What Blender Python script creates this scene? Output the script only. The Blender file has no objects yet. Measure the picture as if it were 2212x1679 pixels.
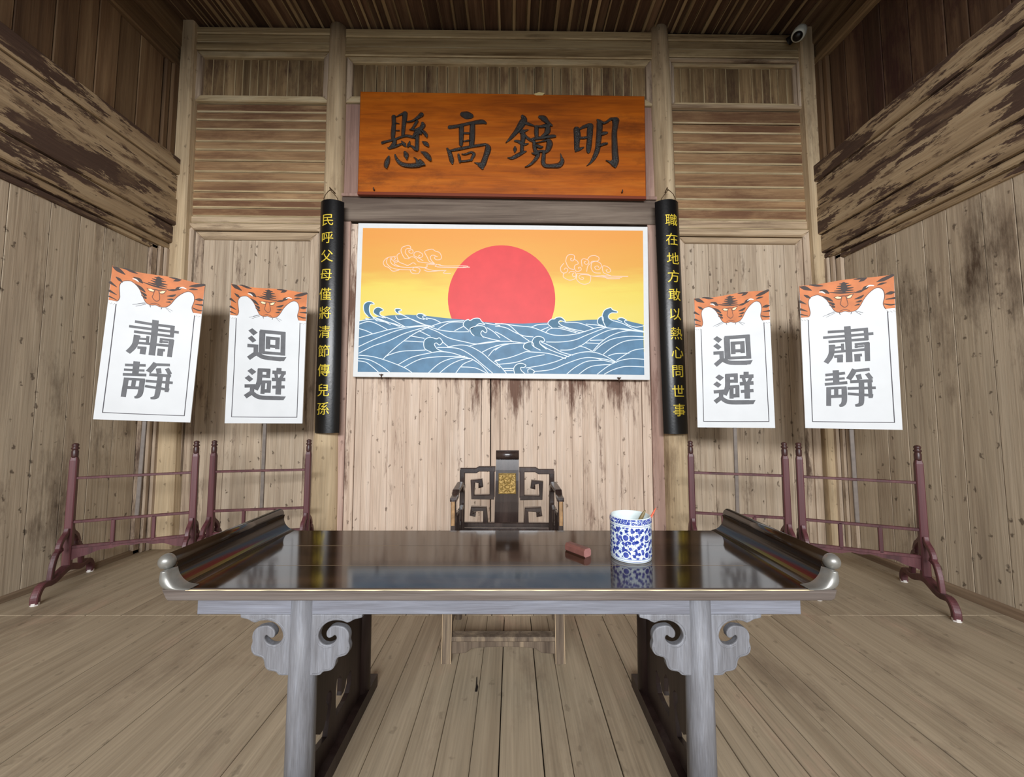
import bpy, bmesh, math, random
from mathutils import Vector, Matrix
SC = bpy.context.scene
COL = SC.collection
random.seed(7)

# ------------------------------------------------------------------ camera, light, exposure
F, CX, CY, EYE = 834.0, 1106.0, 839.5, 1.5
PITCH = math.atan((895 - 839.5) / F)
cam_d = bpy.data.cameras.new('camera'); cam = bpy.data.objects.new('camera', cam_d); COL.objects.link(cam)
cam_d.sensor_fit = 'HORIZONTAL'; cam_d.sensor_width = 36.0; cam_d.lens = 36.0 * F / 2212.0
cam_d.clip_start = 0.05; cam_d.clip_end = 100
cam.location = (0, 0, EYE); cam.rotation_euler = (math.pi / 2 + PITCH, 0, 0)
SC.camera = cam
SC.view_settings.view_transform = 'Standard'; SC.view_settings.look = 'None'
SC.view_settings.gamma = 1.0; SC.view_settings.use_curve_mapping = False
SC.view_settings.exposure = 0.0

world = bpy.data.worlds.new('overcast_sky'); SC.world = world; world.use_nodes = True
wb = world.node_tree.nodes['Background']
wb.inputs[0].default_value = (0.80, 0.90, 1.0, 1); wb.inputs[1].default_value = 0.75

def area(name, loc, rot, sx, sy, power, col):
    l = bpy.data.lights.new(name, 'AREA'); l.shape = 'RECTANGLE'; l.size = sx; l.size_y = sy
    l.energy = power; l.color = col
    o = bpy.data.objects.new(name, l); COL.objects.link(o); o.location = loc; o.rotation_euler = rot
    return o
# daylight entering through the open front of the hall, behind the viewer
area('daylight_from_courtyard', (-0.3, -7.0, 4.2), (math.radians(84), 0, 0), 7.0, 1.7, 1360, (0.97, 0.98, 1.0))

# ------------------------------------------------------------------ pixel -> world (solved camera)
cP, sP = math.cos(PITCH), math.sin(PITCH)
def ray(x, y):
    a = (x - CX) / F; b = -(y - CY) / F
    return Vector((a, cP - b * sP, sP + b * cP))
def onY(x, y, Y):
    r = ray(x, y); return r * (Y / r.y) + Vector((0, 0, EYE))
def onZ(x, y, Z):
    r = ray(x, y); return r * ((Z - EYE) / r.z) + Vector((0, 0, EYE))
def onX(x, y, X):
    r = ray(x, y); return r * (X / r.x) + Vector((0, 0, EYE))

# ------------------------------------------------------------------ materials
def new_mat(name):
    m = bpy.data.materials.new(name); m.use_nodes = True
    nt = m.node_tree; b = nt.nodes['Principled BSDF']
    return m, nt, b
def N(nt, t, **kw):
    n = nt.nodes.new(t)
    for k, v in kw.items(): setattr(n, k, v)
    return n
def ramp(nt, stops):
    r = nt.nodes.new('ShaderNodeValToRGB'); e = r.color_ramp.elements
    while len(e) < len(stops): e.new(0.5)
    for i, (p, c) in enumerate(stops): e[i].position = p; e[i].color = (c[0], c[1], c[2], 1)
    return r
def srgb(r, g, b):
    f = lambda v: (v / 255 / 12.92) if v / 255 <= 0.04045 else ((v / 255 + 0.055) / 1.055) ** 2.4
    return (f(r), f(g), f(b))
def plain(name, col, rough=0.5, metal=0.0, bump=0, bscale=60, spec=0.5, coat=0, mottle=0.0, mscale=20):
    m, nt, b = new_mat(name)
    b.inputs['Base Color'].default_value = (*col, 1); b.inputs['Roughness'].default_value = rough
    b.inputs['Metallic'].default_value = metal; b.inputs['Specular IOR Level'].default_value = spec
    b.inputs['Coat Weight'].default_value = coat
    geo = N(nt, 'ShaderNodeNewGeometry')
    if mottle:
        n = N(nt, 'ShaderNodeTexNoise'); n.inputs['Scale'].default_value = mscale; n.inputs['Detail'].default_value = 5
        nt.links.new(geo.outputs['Position'], n.inputs['Vector'])
        r = ramp(nt, [(0.3, [c * (1 - mottle) for c in col]), (0.7, [min(1, c * (1 + mottle)) for c in col])])
        nt.links.new(n.outputs['Fac'], r.inputs[0]); nt.links.new(r.outputs[0], b.inputs['Base Color'])
    if bump:
        n = N(nt, 'ShaderNodeTexNoise'); n.inputs['Scale'].default_value = bscale; n.inputs['Detail'].default_value = 4
        nt.links.new(geo.outputs['Position'], n.inputs['Vector'])
        bp = N(nt, 'ShaderNodeBump'); bp.inputs['Strength'].default_value = bump; bp.inputs['Distance'].default_value = 0.01
        nt.links.new(n.outputs['Fac'], bp.inputs['Height']); nt.links.new(bp.outputs[0], b.inputs['Normal'])
    return m
def wood(name, dark, mid, light, axis='z', scale=9.0, stretch=0.05, var=0.12, stain=None, stain_pos=(0.56, 0.66),
         stain_scale=1.6, stain_stretch=0.35, spots=0.0, rough=0.75, bump=0.35, spec=0.3, pos=(0.3, 0.5, 0.72), coat=0.0,
         stain2=None, s2pos=(0.58, 0.68), zstain=None):
    """grain that runs along `axis`, each separate piece shifted by its own random number"""
    m, nt, b = new_mat(name); L = nt.links.new
    geo = N(nt, 'ShaderNodeNewGeometry'); inf = N(nt, 'ShaderNodeObjectInfo')
    mul = N(nt, 'ShaderNodeMath', operation='MULTIPLY'); mul.inputs[1].default_value = 53.0
    L(inf.outputs['Random'], mul.inputs[0])
    add = N(nt, 'ShaderNodeVectorMath', operation='ADD')
    L(geo.outputs['Position'], add.inputs[0]); L(mul.outputs[0], add.inputs[1])
    def mapped(sc, st, src=None):
        mp = N(nt, 'ShaderNodeMapping'); v = [sc, sc, sc]; v['xyz'.index(axis)] = sc * st
        mp.inputs['Scale'].default_value = v; L(src or add.outputs[0], mp.inputs['Vector']); return mp
    n1 = N(nt, 'ShaderNodeTexNoise'); n1.inputs['Scale'].default_value = 1; n1.inputs['Detail'].default_value = 8
    n1.inputs['Roughness'].default_value = 0.62; n1.inputs['Distortion'].default_value = 0.4
    L(mapped(scale, stretch).outputs[0], n1.inputs['Vector'])
    r = ramp(nt, [(pos[0], dark), (pos[1], mid), (pos[2], light)]); L(n1.outputs['Fac'], r.inputs[0])
    # fine fibres
    n2 = N(nt, 'ShaderNodeTexNoise'); n2.inputs['Scale'].default_value = 1; n2.inputs['Detail'].default_value = 3
    L(mapped(scale * 9, stretch * 0.5).outputs[0], n2.inputs['Vector'])
    mr = N(nt, 'ShaderNodeMapRange'); mr.inputs['From Min'].default_value = 0.3; mr.inputs['From Max'].default_value = 0.7
    mr.inputs['To Min'].default_value = 0.86; mr.inputs['To Max'].default_value = 1.12
    L(n2.outputs['Fac'], mr.inputs['Value'])
    mrr = N(nt, 'ShaderNodeMapRange'); mrr.inputs['To Min'].default_value = 1 - var; mrr.inputs['To Max'].default_value = 1 + var
    L(inf.outputs['Random'], mrr.inputs['Value'])
    mm = N(nt, 'ShaderNodeMath', operation='MULTIPLY'); L(mr.outputs[0], mm.inputs[0]); L(mrr.outputs[0], mm.inputs[1])
    out = r.outputs[0]
    def mixin(out, fac, col):
        mx = N(nt, 'ShaderNodeMix', data_type='RGBA'); L(fac, mx.inputs['Factor']); L(out, mx.inputs['A'])
        mx.inputs['B'].default_value = (*col, 1); return mx.outputs['Result']
    for st, sp, k in ((stain, stain_pos, 1.0), (stain2, s2pos, 2.3)):
        if st is None: continue
        n3 = N(nt, 'ShaderNodeTexNoise'); n3.inputs['Scale'].default_value = 1; n3.inputs['Detail'].default_value = 9
        n3.inputs['Roughness'].default_value = 0.72
        src = geo.outputs['Position']
        if k > 1:
            ad = N(nt, 'ShaderNodeVectorMath', operation='ADD'); L(src, ad.inputs[0]); ad.inputs[1].default_value = (13, 7, 5); src = ad.outputs[0]
        L(mapped(stain_scale * k, stain_stretch, src).outputs[0], n3.inputs['Vector'])
        q = N(nt, 'ShaderNodeMapRange'); q.inputs['From Min'].default_value = sp[0]; q.inputs['From Max'].default_value = sp[1]
        fv = n3.outputs['Fac']
        if zstain and k == 1.0:      # water stains gather under the upper rail
            sz = N(nt, 'ShaderNodeSeparateXYZ'); L(geo.outputs['Position'], sz.inputs[0])
            zr = N(nt, 'ShaderNodeMapRange'); zr.inputs['From Min'].default_value = zstain[0]; zr.inputs['From Max'].default_value = zstain[1]; zr.inputs['To Max'].default_value = zstain[2]
            L(sz.outputs['Z'], zr.inputs['Value']); za = N(nt, 'ShaderNodeMath', operation='ADD'); L(fv, za.inputs[0]); L(zr.outputs[0], za.inputs[1]); fv = za.outputs[0]
        L(fv, q.inputs['Value']); out = mixin(out, q.outputs[0], st)
    if spots:
        v = N(nt, 'ShaderNodeTexVoronoi'); v.inputs['Scale'].default_value = 1
        mp = N(nt, 'ShaderNodeMapping'); vv = [12.0, 12.0, 12.0]; vv['xyz'.index(axis)] = 6.5
        mp.inputs['Scale'].default_value = vv; L(geo.outputs['Position'], mp.inputs['Vector'])
        nz = N(nt, 'ShaderNodeTexNoise'); nz.inputs['Scale'].default_value = 30; L(geo.outputs['Position'], nz.inputs['Vector'])
        nsc = N(nt, 'ShaderNodeVectorMath', operation='SCALE'); nsc.inputs['Scale'].default_value = 0.62; L(nz.outputs['Color'], nsc.inputs[0])
        va = N(nt, 'ShaderNodeVectorMath', operation='ADD'); L(mp.outputs[0], va.inputs[0]); L(nsc.outputs[0], va.inputs[1])
        L(va.outputs[0], v.inputs['Vector'])
        q = N(nt, 'ShaderNodeMapRange'); q.inputs['From Min'].default_value = 0.18; q.inputs['From Max'].default_value = 0.09
        L(v.outputs['Distance'], q.inputs['Value'])
        q2 = N(nt, 'ShaderNodeMath', operation='MULTIPLY'); q2.inputs[1].default_value = spots; L(q.outputs[0], q2.inputs[0])
        out = mixin(out, q2.outputs[0], [c * 0.45 for c in dark])
    sc = N(nt, 'ShaderNodeVectorMath', operation='SCALE'); L(out, sc.inputs[0]); L(mm.outputs[0], sc.inputs['Scale'])
    L(sc.outputs[0], b.inputs['Base Color'])
    b.inputs['Roughness'].default_value = rough; b.inputs['Specular IOR Level'].default_value = spec
    b.inputs['Coat Weight'].default_value = coat; b.inputs['Coat Roughness'].default_value = 0.08
    ad = N(nt, 'ShaderNodeMath', operation='ADD'); L(n1.outputs['Fac'], ad.inputs[0])
    h2 = N(nt, 'ShaderNodeMath', operation='MULTIPLY'); h2.inputs[1].default_value = 0.5; L(n2.outputs['Fac'], h2.inputs[0]); L(h2.outputs[0], ad.inputs[1])
    bp = N(nt, 'ShaderNodeBump'); bp.inputs['Strength'].default_value = bump; bp.inputs['Distance'].default_value = 0.012
    L(ad.outputs[0], bp.inputs['Height']); L(bp.outputs[0], b.inputs['Normal'])
    return m

S = srgb
PALE = dict(dark=S(176, 150, 130), mid=S(208, 186, 166), light=S(222, 204, 188))
SIDE = dict(dark=S(144, 126, 106), mid=S(178, 162, 139), light=S(195, 180, 157))
M = {}
M['pale_v'] = wood('pale_weathered_boards', **PALE, axis='z', scale=11, spots=0.85, stain=S(112, 84, 70), stain_pos=(0.60, 0.72),
                   stain_scale=7, stain_stretch=0.14, var=0.035, pos=(0.22, 0.5, 0.8), zstain=(1.30, 2.0, 0.17))
M['grey_v'] = wood('grey_weathered_boards', dark=S(140, 120, 100), mid=S(180, 162, 140), light=S(198, 182, 162), axis='z', scale=10,
                   pos=(0.22, 0.5, 0.8), spots=0.9, stain=S(96, 78, 64), stain_pos=(0.57, 0.70), stain_scale=6, stain_stretch=0.22, var=0.06)
M['side_v'] = wood('side_wall_boards', **SIDE, axis='z', scale=7, pos=(0.22, 0.5, 0.8), spots=0.9, stain=S(84, 68, 54), stain_pos=(0.55, 0.72),
                   stain_scale=2.2, stain_stretch=0.28, var=0.07)
M['frame_v'] = wood('door_frame_upright', dark=S(118, 98, 82), mid=S(176, 156, 134), light=S(200, 182, 160), axis='z', scale=12, spots=0.3,
                    stain=S(84, 66, 54), stain_pos=(0.55, 0.66), stain_scale=4, stain_stretch=0.2, var=0.06)
M['frame_h'] = wood('door_frame_rail', dark=S(118, 98, 78), mid=S(170, 148, 120), light=S(196, 176, 148), axis='x', scale=12,
                    stain=S(90, 70, 54), stain_pos=(0.56, 0.68), stain_scale=3, stain_stretch=0.15, var=0.06)
M['brown_h'] = wood('brown_wall_boards', dark=S(110, 80, 56), mid=S(152, 120, 86), light=S(178, 148, 110), axis='x', scale=9,
                    stain=S(108, 76, 54), stain_pos=(0.46, 0.62), stain_scale=2.4, stain_stretch=0.2, var=0.10)
M['worn_h'] = wood('worn_board_edge', dark=S(150, 128, 96), mid=S(186, 166, 130), light=S(206, 190, 156), axis='x', scale=9, stretch=0.15, var=0.1)
M['beam_h'] = wood('top_beam', dark=S(104, 82, 54), mid=S(172, 150, 112), light=S(200, 180, 140), axis='x', scale=8,
                   stain=S(84, 60, 40), stain_pos=(0.52, 0.66), stain_scale=2.4, stain_stretch=0.14, var=0.08)
M['slat_v'] = wood('upper_panel_slats', dark=S(86, 66, 44), mid=S(136, 112, 80), light=S(174, 150, 112), axis='z', scale=10, var=0.22,
                   stain=S(82, 58, 46), stain_pos=(0.5, 0.64), stain_scale=3, stain_stretch=0.3)
M['worn_v'] = wood('worn_slat_edge', dark=S(132, 112, 82), mid=S(178, 158, 122), light=S(200, 182, 146), axis='z', scale=9, stretch=0.15, var=0.15)
M['column'] = wood('column_wood', dark=S(140, 118, 90), mid=S(184, 162, 130), light=S(204, 184, 152), axis='z', scale=7,
                   stain=S(112, 90, 66), stain_pos=(0.56, 0.74), stain_scale=2.2, stain_stretch=0.25, spots=0.5, var=0.03)
M['mauve'] = wood('faded_red_panel', dark=S(126, 98, 88), mid=S(154, 124, 112), light=S(174, 146, 132), axis='z', scale=7, var=0.05,
                  stain=S(176, 146, 130), stain_pos=(0.56, 0.72), stain_scale=3, stain_stretch=0.3)
M['mauve_light'] = wood('faded_pink_post', dark=S(150, 120, 106), mid=S(182, 152, 138), light=S(200, 174, 158), axis='z', scale=8, var=0.03, spots=0.6,
                        stain=S(130, 98, 86), stain_pos=(0.56, 0.7), stain_scale=6, stain_stretch=0.15)
M['dark_h'] = wood('dark_painted_beam', dark=S(70, 60, 54), mid=S(98, 84, 74), light=S(140, 126, 112), axis='x', scale=6, var=0.03,
                   stain=S(150, 136, 122), stain_pos=(0.62, 0.74), stain_scale=6, stain_stretch=0.5)
M['side_dark_v'] = wood('side_upper_boards', dark=S(74, 54, 38), mid=S(108, 84, 60), light=S(142, 118, 88), axis='z', scale=6, var=0.16)
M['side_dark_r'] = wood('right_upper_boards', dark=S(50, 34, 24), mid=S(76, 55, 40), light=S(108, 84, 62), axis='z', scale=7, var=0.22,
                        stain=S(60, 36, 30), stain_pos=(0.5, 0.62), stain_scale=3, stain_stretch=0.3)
M['side_beam'] = wood('side_beam', dark=S(120, 100, 76), mid=S(160, 138, 108), light=S(184, 164, 132), axis='y', scale=9, stretch=0.06,
                      stain=S(78, 60, 50), stain_pos=(0.505, 0.53), stain_scale=5.0, stain_stretch=0.22, var=0.05, bump=0.6,
                      stain2=S(104, 84, 66), s2pos=(0.54, 0.62))
M['side_top'] = wood('side_top_rail', dark=S(74, 54, 38), mid=S(110, 88, 62), light=S(146, 122, 90), axis='y', scale=7, var=0.1)
M['ceil'] = wood('ceiling_boards', dark=S(60, 40, 28), mid=S(82, 60, 44), light=S(116, 92, 70), axis='y', scale=8, var=0.35)
M['batten'] = wood('ceiling_battens', dark=S(104, 86, 62), mid=S(146, 124, 92), light=S(188, 166, 128), axis='y', scale=7, var=0.18)
M['floor'] = wood('floor_boards', dark=S(138, 122, 100), mid=S(160, 145, 122), light=S(176, 160, 136), axis='y', scale=12, stretch=0.04, pos=(0.22, 0.5, 0.8), var=0.05,
                  spots=0.35, stain=S(120, 104, 86), stain_pos=(0.52, 0.72), stain_scale=1.5, stain_stretch=0.4, rough=0.62, bump=0.22,
                  stain2=S(176, 150, 128), s2pos=(0.56, 0.74))
M['floor_dark'] = plain('floor_gap', S(52, 42, 32), 0.9)
M['back_dark'] = plain('dark_backing', S(46, 36, 28), 0.95)
M['baseboard'] = wood('baseboard_wood', dark=S(90, 72, 56), mid=S(122, 102, 82), light=S(146, 126, 102), axis='y', scale=8)
M['plaque'] = wood('orange_varnished_board', dark=S(132, 62, 4), mid=S(174, 88, 8), light=S(194, 108, 24), axis='x', scale=5, stretch=0.12, var=0,
                   stain=S(96, 44, 6), stain_pos=(0.54, 0.78), stain_scale=2.6, stain_stretch=0.4, rough=0.45, bump=0.12, spec=0.4)
M['plaque_edge'] = plain('plaque_dark_edge', S(120, 46, 8), 0.5)
M['ink'] = plain('raised_black_lacquer', S(48, 46, 44), 0.25, bump=0.5, bscale=120, mottle=0.3)
M['nail'] = plain('dark_iron', S(66, 44, 30), 0.6, metal=0.4)
M['chip'] = plain('pale_chipped_wood', S(196, 178, 126), 0.8)
M['black'] = plain('black_gloss_lacquer', S(16, 16, 17), 0.30, bump=0.08, bscale=40, spec=0.5)
M['gold'] = plain('gold_paint', S(226, 200, 66), 0.45, metal=0.25)
M['board_white'] = plain('white_board', S(214, 217, 219), 0.45, mottle=0.03, mscale=6)
M['char_grey'] = plain('grey_ink', S(84, 85, 89), 0.5, mottle=0.22, mscale=14)
M['line_grey'] = plain('grey_line', S(70, 66, 72), 0.6)
M['tiger'] = plain('tiger_orange', S(204, 116, 56), 0.55, mottle=0.16, mscale=10)
M['stripe'] = plain('tiger_stripe', S(56, 40, 34), 0.6)
M['outline'] = plain('brown_outline', S(110, 66, 48), 0.6)
M['claw'] = plain('claw_white', S(236, 236, 232), 0.5)
M['eye'] = plain('eye_yellow', S(236, 230, 180), 0.5)
M['pole'] = plain('sign_pole', S(112, 102, 94), 0.5, mottle=0.15)
M['rack'] = wood('rack_red_paint', dark=S(62, 32, 34), mid=S(88, 48, 52), light=S(106, 64, 66), axis='z', scale=8, var=0.04, rough=0.45, bump=0.12, spec=0.5)
M['rack_dark'] = plain('rack_dark_turned_wood', S(66, 40, 38), 0.4, mottle=0.25)
M['pad'] = plain('white_foot_pad', S(216, 210, 204), 0.6)
M['frame_white'] = plain('white_picture_border', S(222, 224, 224), 0.5, mottle=0.02)
M['sun'] = plain('painted_sun', S(222, 66, 68), 0.55, mottle=0.07, mscale=5)
M['sea'] = plain('painted_sea', S(84, 126, 158), 0.55, mottle=0.16, mscale=9)
M['wave_line'] = plain('painted_wave_line', S(226, 238, 246), 0.5)
M['cloud_line'] = plain('painted_cloud_line', S(246, 208, 186), 0.5)
M['crest'] = plain('painted_crest', S(64, 110, 138), 0.55, mottle=0.12)
M['lacquer'] = wood('table_dark_lacquer', dark=S(34, 22, 12), mid=S(52, 36, 22), light=S(78, 56, 36), axis='x', scale=4, stretch=0.1, var=0.05,
                    rough=0.09, bump=0.006, spec=1.0)
M['lacquer_y'] = wood('table_end_lacquer', dark=S(24, 16, 10), mid=S(36, 25, 16), light=S(52, 38, 25), axis='y', scale=4, stretch=0.1, var=0.0,
                      rough=0.16, bump=0.006, spec=0.5)
M['table_dark'] = wood('table_black_frame', dark=S(30, 20, 18), mid=S(42, 30, 27), light=S(62, 52, 48), axis='z', scale=6, rough=0.4, bump=0.1)
M['grey_wash_h'] = wood('grey_washed_rail', dark=S(96, 94, 100), mid=S(116, 117, 125), light=S(138, 141, 152), axis='x', scale=30, pos=(0.2, 0.5, 0.8), stretch=0.06, var=0.03,
                        rough=0.6, bump=0.25)
M['grey_wash_v'] = wood('grey_washed_upright', dark=S(96, 94, 96), mid=S(116, 116, 120), light=S(140, 142, 149), axis='z', scale=36, stretch=0.1, pos=(0.2, 0.5, 0.8), var=0.03,
                        rough=0.5, bump=0.12)
M['table_edge'] = wood('table_edge_brown', dark=S(72, 62, 56), mid=S(96, 86, 80), light=S(120, 112, 106), axis='x', scale=16, stretch=0.05, var=0.02, rough=0.55)
M['worn_line'] = plain('worn_pale_edge', S(246, 222, 178), 0.6)
M['seam'] = plain('seam_pale', S(120, 100, 74), 0.6)
M['silver'] = plain('worn_silver_tip', S(136, 134, 128), 0.36, metal=0.5, mottle=0.12, mscale=30)
M['chair'] = wood('chair_dark_lacquer', dark=S(34, 24, 22), mid=S(54, 42, 38), light=S(78, 62, 56), axis='z', scale=8, var=0.02, rough=0.22, bump=0.05, spec=0.8)
M['chair_leg'] = wood('chair_worn_leg', dark=S(70, 58, 48), mid=S(104, 90, 76), light=S(150, 132, 108), axis='z', scale=16, var=0.05, rough=0.5, bump=0.15)
M['chair_worn'] = plain('worn_bare_wood', S(150, 116, 78), 0.5, mottle=0.3, mscale=30)
M['leg_worn'] = plain('pale_worn_arris', S(196, 172, 140), 0.6)
M['carve_gold'] = plain('gilt_carving', S(150, 122, 66), 0.42, metal=0.45, bump=0.6, bscale=90, mottle=0.2, mscale=50)
M['gavel'] = plain('red_brown_block', S(116, 74, 66), 0.5, mottle=0.12, mscale=50)
M['gavel_end'] = plain('pink_end_grain', S(156, 108, 102), 0.55, mottle=0.1, mscale=50)
M['brush_green'] = plain('olive_brush_shaft', S(120, 104, 68), 0.45)
M['brush_red'] = plain('orange_red_brush_shaft', S(206, 92, 62), 0.4)
M['cam_white'] = plain('white_plastic', S(214, 218, 208), 0.4)
M['cam_black'] = plain('black_plastic', S(14, 10, 12), 0.3)
M['wire'] = plain('rusty_wire', S(88, 68, 44), 0.5, metal=0.5)
M['porcelain'] = plain('white_porcelain', S(214, 226, 226), 0.12)

def sky_paint():
    m, nt, b = new_mat('painted_sunset_sky'); L = nt.links.new
    geo = N(nt, 'ShaderNodeNewGeometry'); sx = N(nt, 'ShaderNodeSeparateXYZ'); L(geo.outputs['Position'], sx.inputs[0])
    n = N(nt, 'ShaderNodeTexNoise'); n.inputs['Scale'].default_value = 1; n.inputs['Detail'].default_value = 4
    mp = N(nt, 'ShaderNodeMapping'); mp.inputs['Scale'].default_value = (1.6, 1, 9); L(geo.outputs['Position'], mp.inputs['Vector']); L(mp.outputs[0], n.inputs['Vector'])
    a = N(nt, 'ShaderNodeMath', operation='MULTIPLY_ADD'); a.inputs[1].default_value = 0.35; L(n.outputs['Fac'], a.inputs[0]); L(sx.outputs['Z'], a.inputs[2])
    q = N(nt, 'ShaderNodeMapRange'); q.inputs['From Min'].default_value = onY(1000, 700, 4.3).z + 0.17; q.inputs['From Max'].default_value = onY(1000, 495, 4.3).z + 0.17
    L(a.outputs[0], q.inputs['Value'])
    r = ramp(nt, [(0.0, S(232, 214, 110)), (0.40, S(232, 208, 92)), (0.62, S(228, 168, 72)), (1.0, S(230, 156, 70))]); L(q.outputs[0], r.inputs[0])
    L(r.outputs[0], b.inputs['Base Color']); b.inputs['Roughness'].default_value = 0.55
    return m
M['sky'] = sky_paint()

# ------------------------------------------------------------------ mesh helpers
OFF = {}
def thing(name, label, cat, loc=(0, 0, 0), group=None):
    o = bpy.data.objects.new(name, None); COL.objects.link(o); o.empty_display_size = 0.1
    o.location = loc; OFF[o.name] = Vector(loc); o['label'] = label; o['category'] = cat
    if group: o['group'] = group
    return o
def structure(name, loc=(0, 0, 0)):
    o = bpy.data.objects.new(name, None); COL.objects.link(o); o.location = loc; OFF[o.name] = Vector(loc)
    o['kind'] = 'structure'; return o
def mesh(name, verts, faces, mats, parent=None, mi=None, smooth=False, label=None):
    off = OFF[parent.name] if parent else Vector((0, 0, 0))
    me = bpy.data.meshes.new(name); me.from_pydata([tuple(Vector(v) - off) for v in verts], [], faces)
    if not isinstance(mats, (list, tuple)): mats = [mats]
    for m in mats: me.materials.append(M[m] if isinstance(m, str) else m)
    if mi:
        for p, i in zip(me.polygons, mi): p.material_index = i
    if smooth:
        for p in me.polygons: p.use_smooth = True
    bm = bmesh.new(); bm.from_mesh(me); bmesh.ops.recalc_face_normals(bm, faces=bm.faces); bm.to_mesh(me); bm.free()
    o = bpy.data.objects.new(name, me); COL.objects.link(o)
    if parent: o.parent = parent
    OFF[o.name] = off.copy()
    if label: o['label'] = label
    return o
class B:
    """collects shapes of one part"""
    def __init__(s): s.v = []; s.f = []; s.m = []
    def add(s, v, f, m=0):
        n = len(s.v); s.v += [Vector(p) for p in v]; s.f += [tuple(i + n for i in q) for q in f]
        s.m += [m] * len(f) if isinstance(m, int) else list(m)
    def box(s, x0, x1, y0, y1, z0, z1, m=0, c=0.0):
        s.prism([(x0, z0), (x1, z0), (x1, z1), (x0, z1)], lambda a, b, d: (a, y0 + d, b), y1 - y0, m, c)
    def prism(s, pts, fn, depth, m=0, c=0.0):
        """polygon pts in (a,b), fn(a,b,d)->3d ; optional chamfer c on front rim"""
        n = len(pts)
        if c > 0:
            ins = inset(pts, c)
            v = [fn(a, b, 0) for a, b in ins] + [fn(a, b, c) for a, b in pts] + [fn(a, b, depth) for a, b in pts]
            f = [tuple(range(n))] + [(i, (i + 1) % n, n + (i + 1) % n, n + i) for i in range(n)] + \
                [(n + i, n + (i + 1) % n, 2 * n + (i + 1) % n, 2 * n + i) for i in range(n)] + [tuple(range(3 * n - 1, 2 * n - 1, -1))]
        else:
            v = [fn(a, b, 0) for a, b in pts] + [fn(a, b, depth) for a, b in pts]
            f = [tuple(range(n))] + [(i, (i + 1) % n, n + (i + 1) % n, n + i) for i in range(n)] + [tuple(range(2 * n - 1, n - 1, -1))]
        s.add(v, f, m)
    def tube(s, path, rad, n=8, m=0, sq=None, up=Vector((0, 0, 1))):
        """sweep; rad number or list; sq=(w,h) gives rectangular section instead, first along side, second along up-ish"""
        path = [Vector(p) for p in path]; k = len(path)
        if not isinstance(rad, (list, tuple)): rad = [rad] * k
        v = []
        for i, p in enumerate(path):
            t = (path[min(i + 1, k - 1)] - path[max(i - 1, 0)]).normalized()
            a = t.cross(up)
            if a.length < 1e-3: a = t.cross(Vector((0, 1, 0)))
            a.normalize(); b = a.cross(t).normalized()
            mit = 1.0
            if 0 < i < k - 1:
                d1 = (path[i] - path[i - 1]).normalized(); d2 = (path[i + 1] - path[i]).normalized()
                mit = 1.0 / max(0.5, math.sqrt(max(0.0, (1 + d1.dot(d2)) / 2)))
            if sq:
                w, h = sq[0] * rad[i], sq[1] * rad[i] * mit; c = 0.25
                for q in ((-1, -1 + c), (-1 + c, -1), (1 - c, -1), (1, -1 + c), (1, 1 - c), (1 - c, 1), (-1 + c, 1), (-1, 1 - c)):
                    v.append(p + a * q[0] * w + b * q[1] * h)
            else:
                for j in range(n):
                    g = 2 * math.pi * j / n; v.append(p + a * math.cos(g) * rad[i] + b * math.sin(g) * rad[i])
        nn = 8 if sq else n
        f = [(i * nn + j, i * nn + (j + 1) % nn, (i + 1) * nn + (j + 1) % nn, (i + 1) * nn + j) for i in range(k - 1) for j in range(nn)]
        f += [tuple(range(nn - 1, -1, -1)), tuple(range((k - 1) * nn, k * nn))]
        s.add(v, f, m)
    def lathe(s, prof, c=(0, 0, 0), n=24, m=0, rot=None, cap=True):
        v = []
        for r, z in prof:
            for j in range(n):
                g = 2 * math.pi * j / n; p = Vector((r * math.cos(g), r * math.sin(g), z))
                if rot: p = rot @ p
                v.append(p + Vector(c))
        k = len(prof)
        f = [(i * n + j, i * n + (j + 1) % n, (i + 1) * n + (j + 1) % n, (i + 1) * n + j) for i in range(k - 1) for j in range(n)]
        if cap and prof[0][0] > 1e-5: f.append(tuple(range(n - 1, -1, -1)))
        if cap and prof[-1][0] > 1e-5: f.append(tuple(range((k - 1) * n, k * n)))
        s.add(v, f, m)
    def obj(s, name, mats, parent=None, smooth=False, label=None):
        return mesh(name, s.v, s.f, mats, parent, s.m, smooth, label)
def inset(pts, c):
    n = len(pts); ar = sum(pts[i][0] * pts[(i + 1) % n][1] - pts[(i + 1) % n][0] * pts[i][1] for i in range(n)); sg = 1 if ar > 0 else -1
    out = []
    for i in range(n):
        p0, p1, p2 = Vector(pts[i - 1]), Vector(pts[i]), Vector(pts[(i + 1) % n])
        d1 = (p1 - p0).normalized(); d2 = (p2 - p1).normalized()
        n1 = Vector((-d1.y, d1.x)) * sg; n2 = Vector((-d2.y, d2.x)) * sg
        b = n1 + n2; l = b.length
        if l < 1e-4: out.append(tuple(p1 + n1 * c)); continue
        b /= l; out.append(tuple(p1 + b * min(c / max(0.4, b.dot(n1)), c * 2)))
    return out
def smooth_path(pts, sub=5):
    """Catmull-Rom over tuples of any dimension"""
    if len(pts) < 3: return [tuple(p) for p in pts]
    P = [pts[0]] + list(pts) + [pts[-1]]; out = []
    for i in range(1, len(P) - 2):
        for j in range(sub):
            t = j / sub; q = []
            for a, b, c, d in zip(P[i - 1], P[i], P[i + 1], P[i + 2]):
                q.append(0.5 * ((2 * b) + (-a + c) * t + (2 * a - 5 * b + 4 * c - d) * t * t + (-a + 3 * b - 3 * c + d) * t ** 3))
            out.append(tuple(q))
    out.append(tuple(pts[-1])); return out
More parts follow.
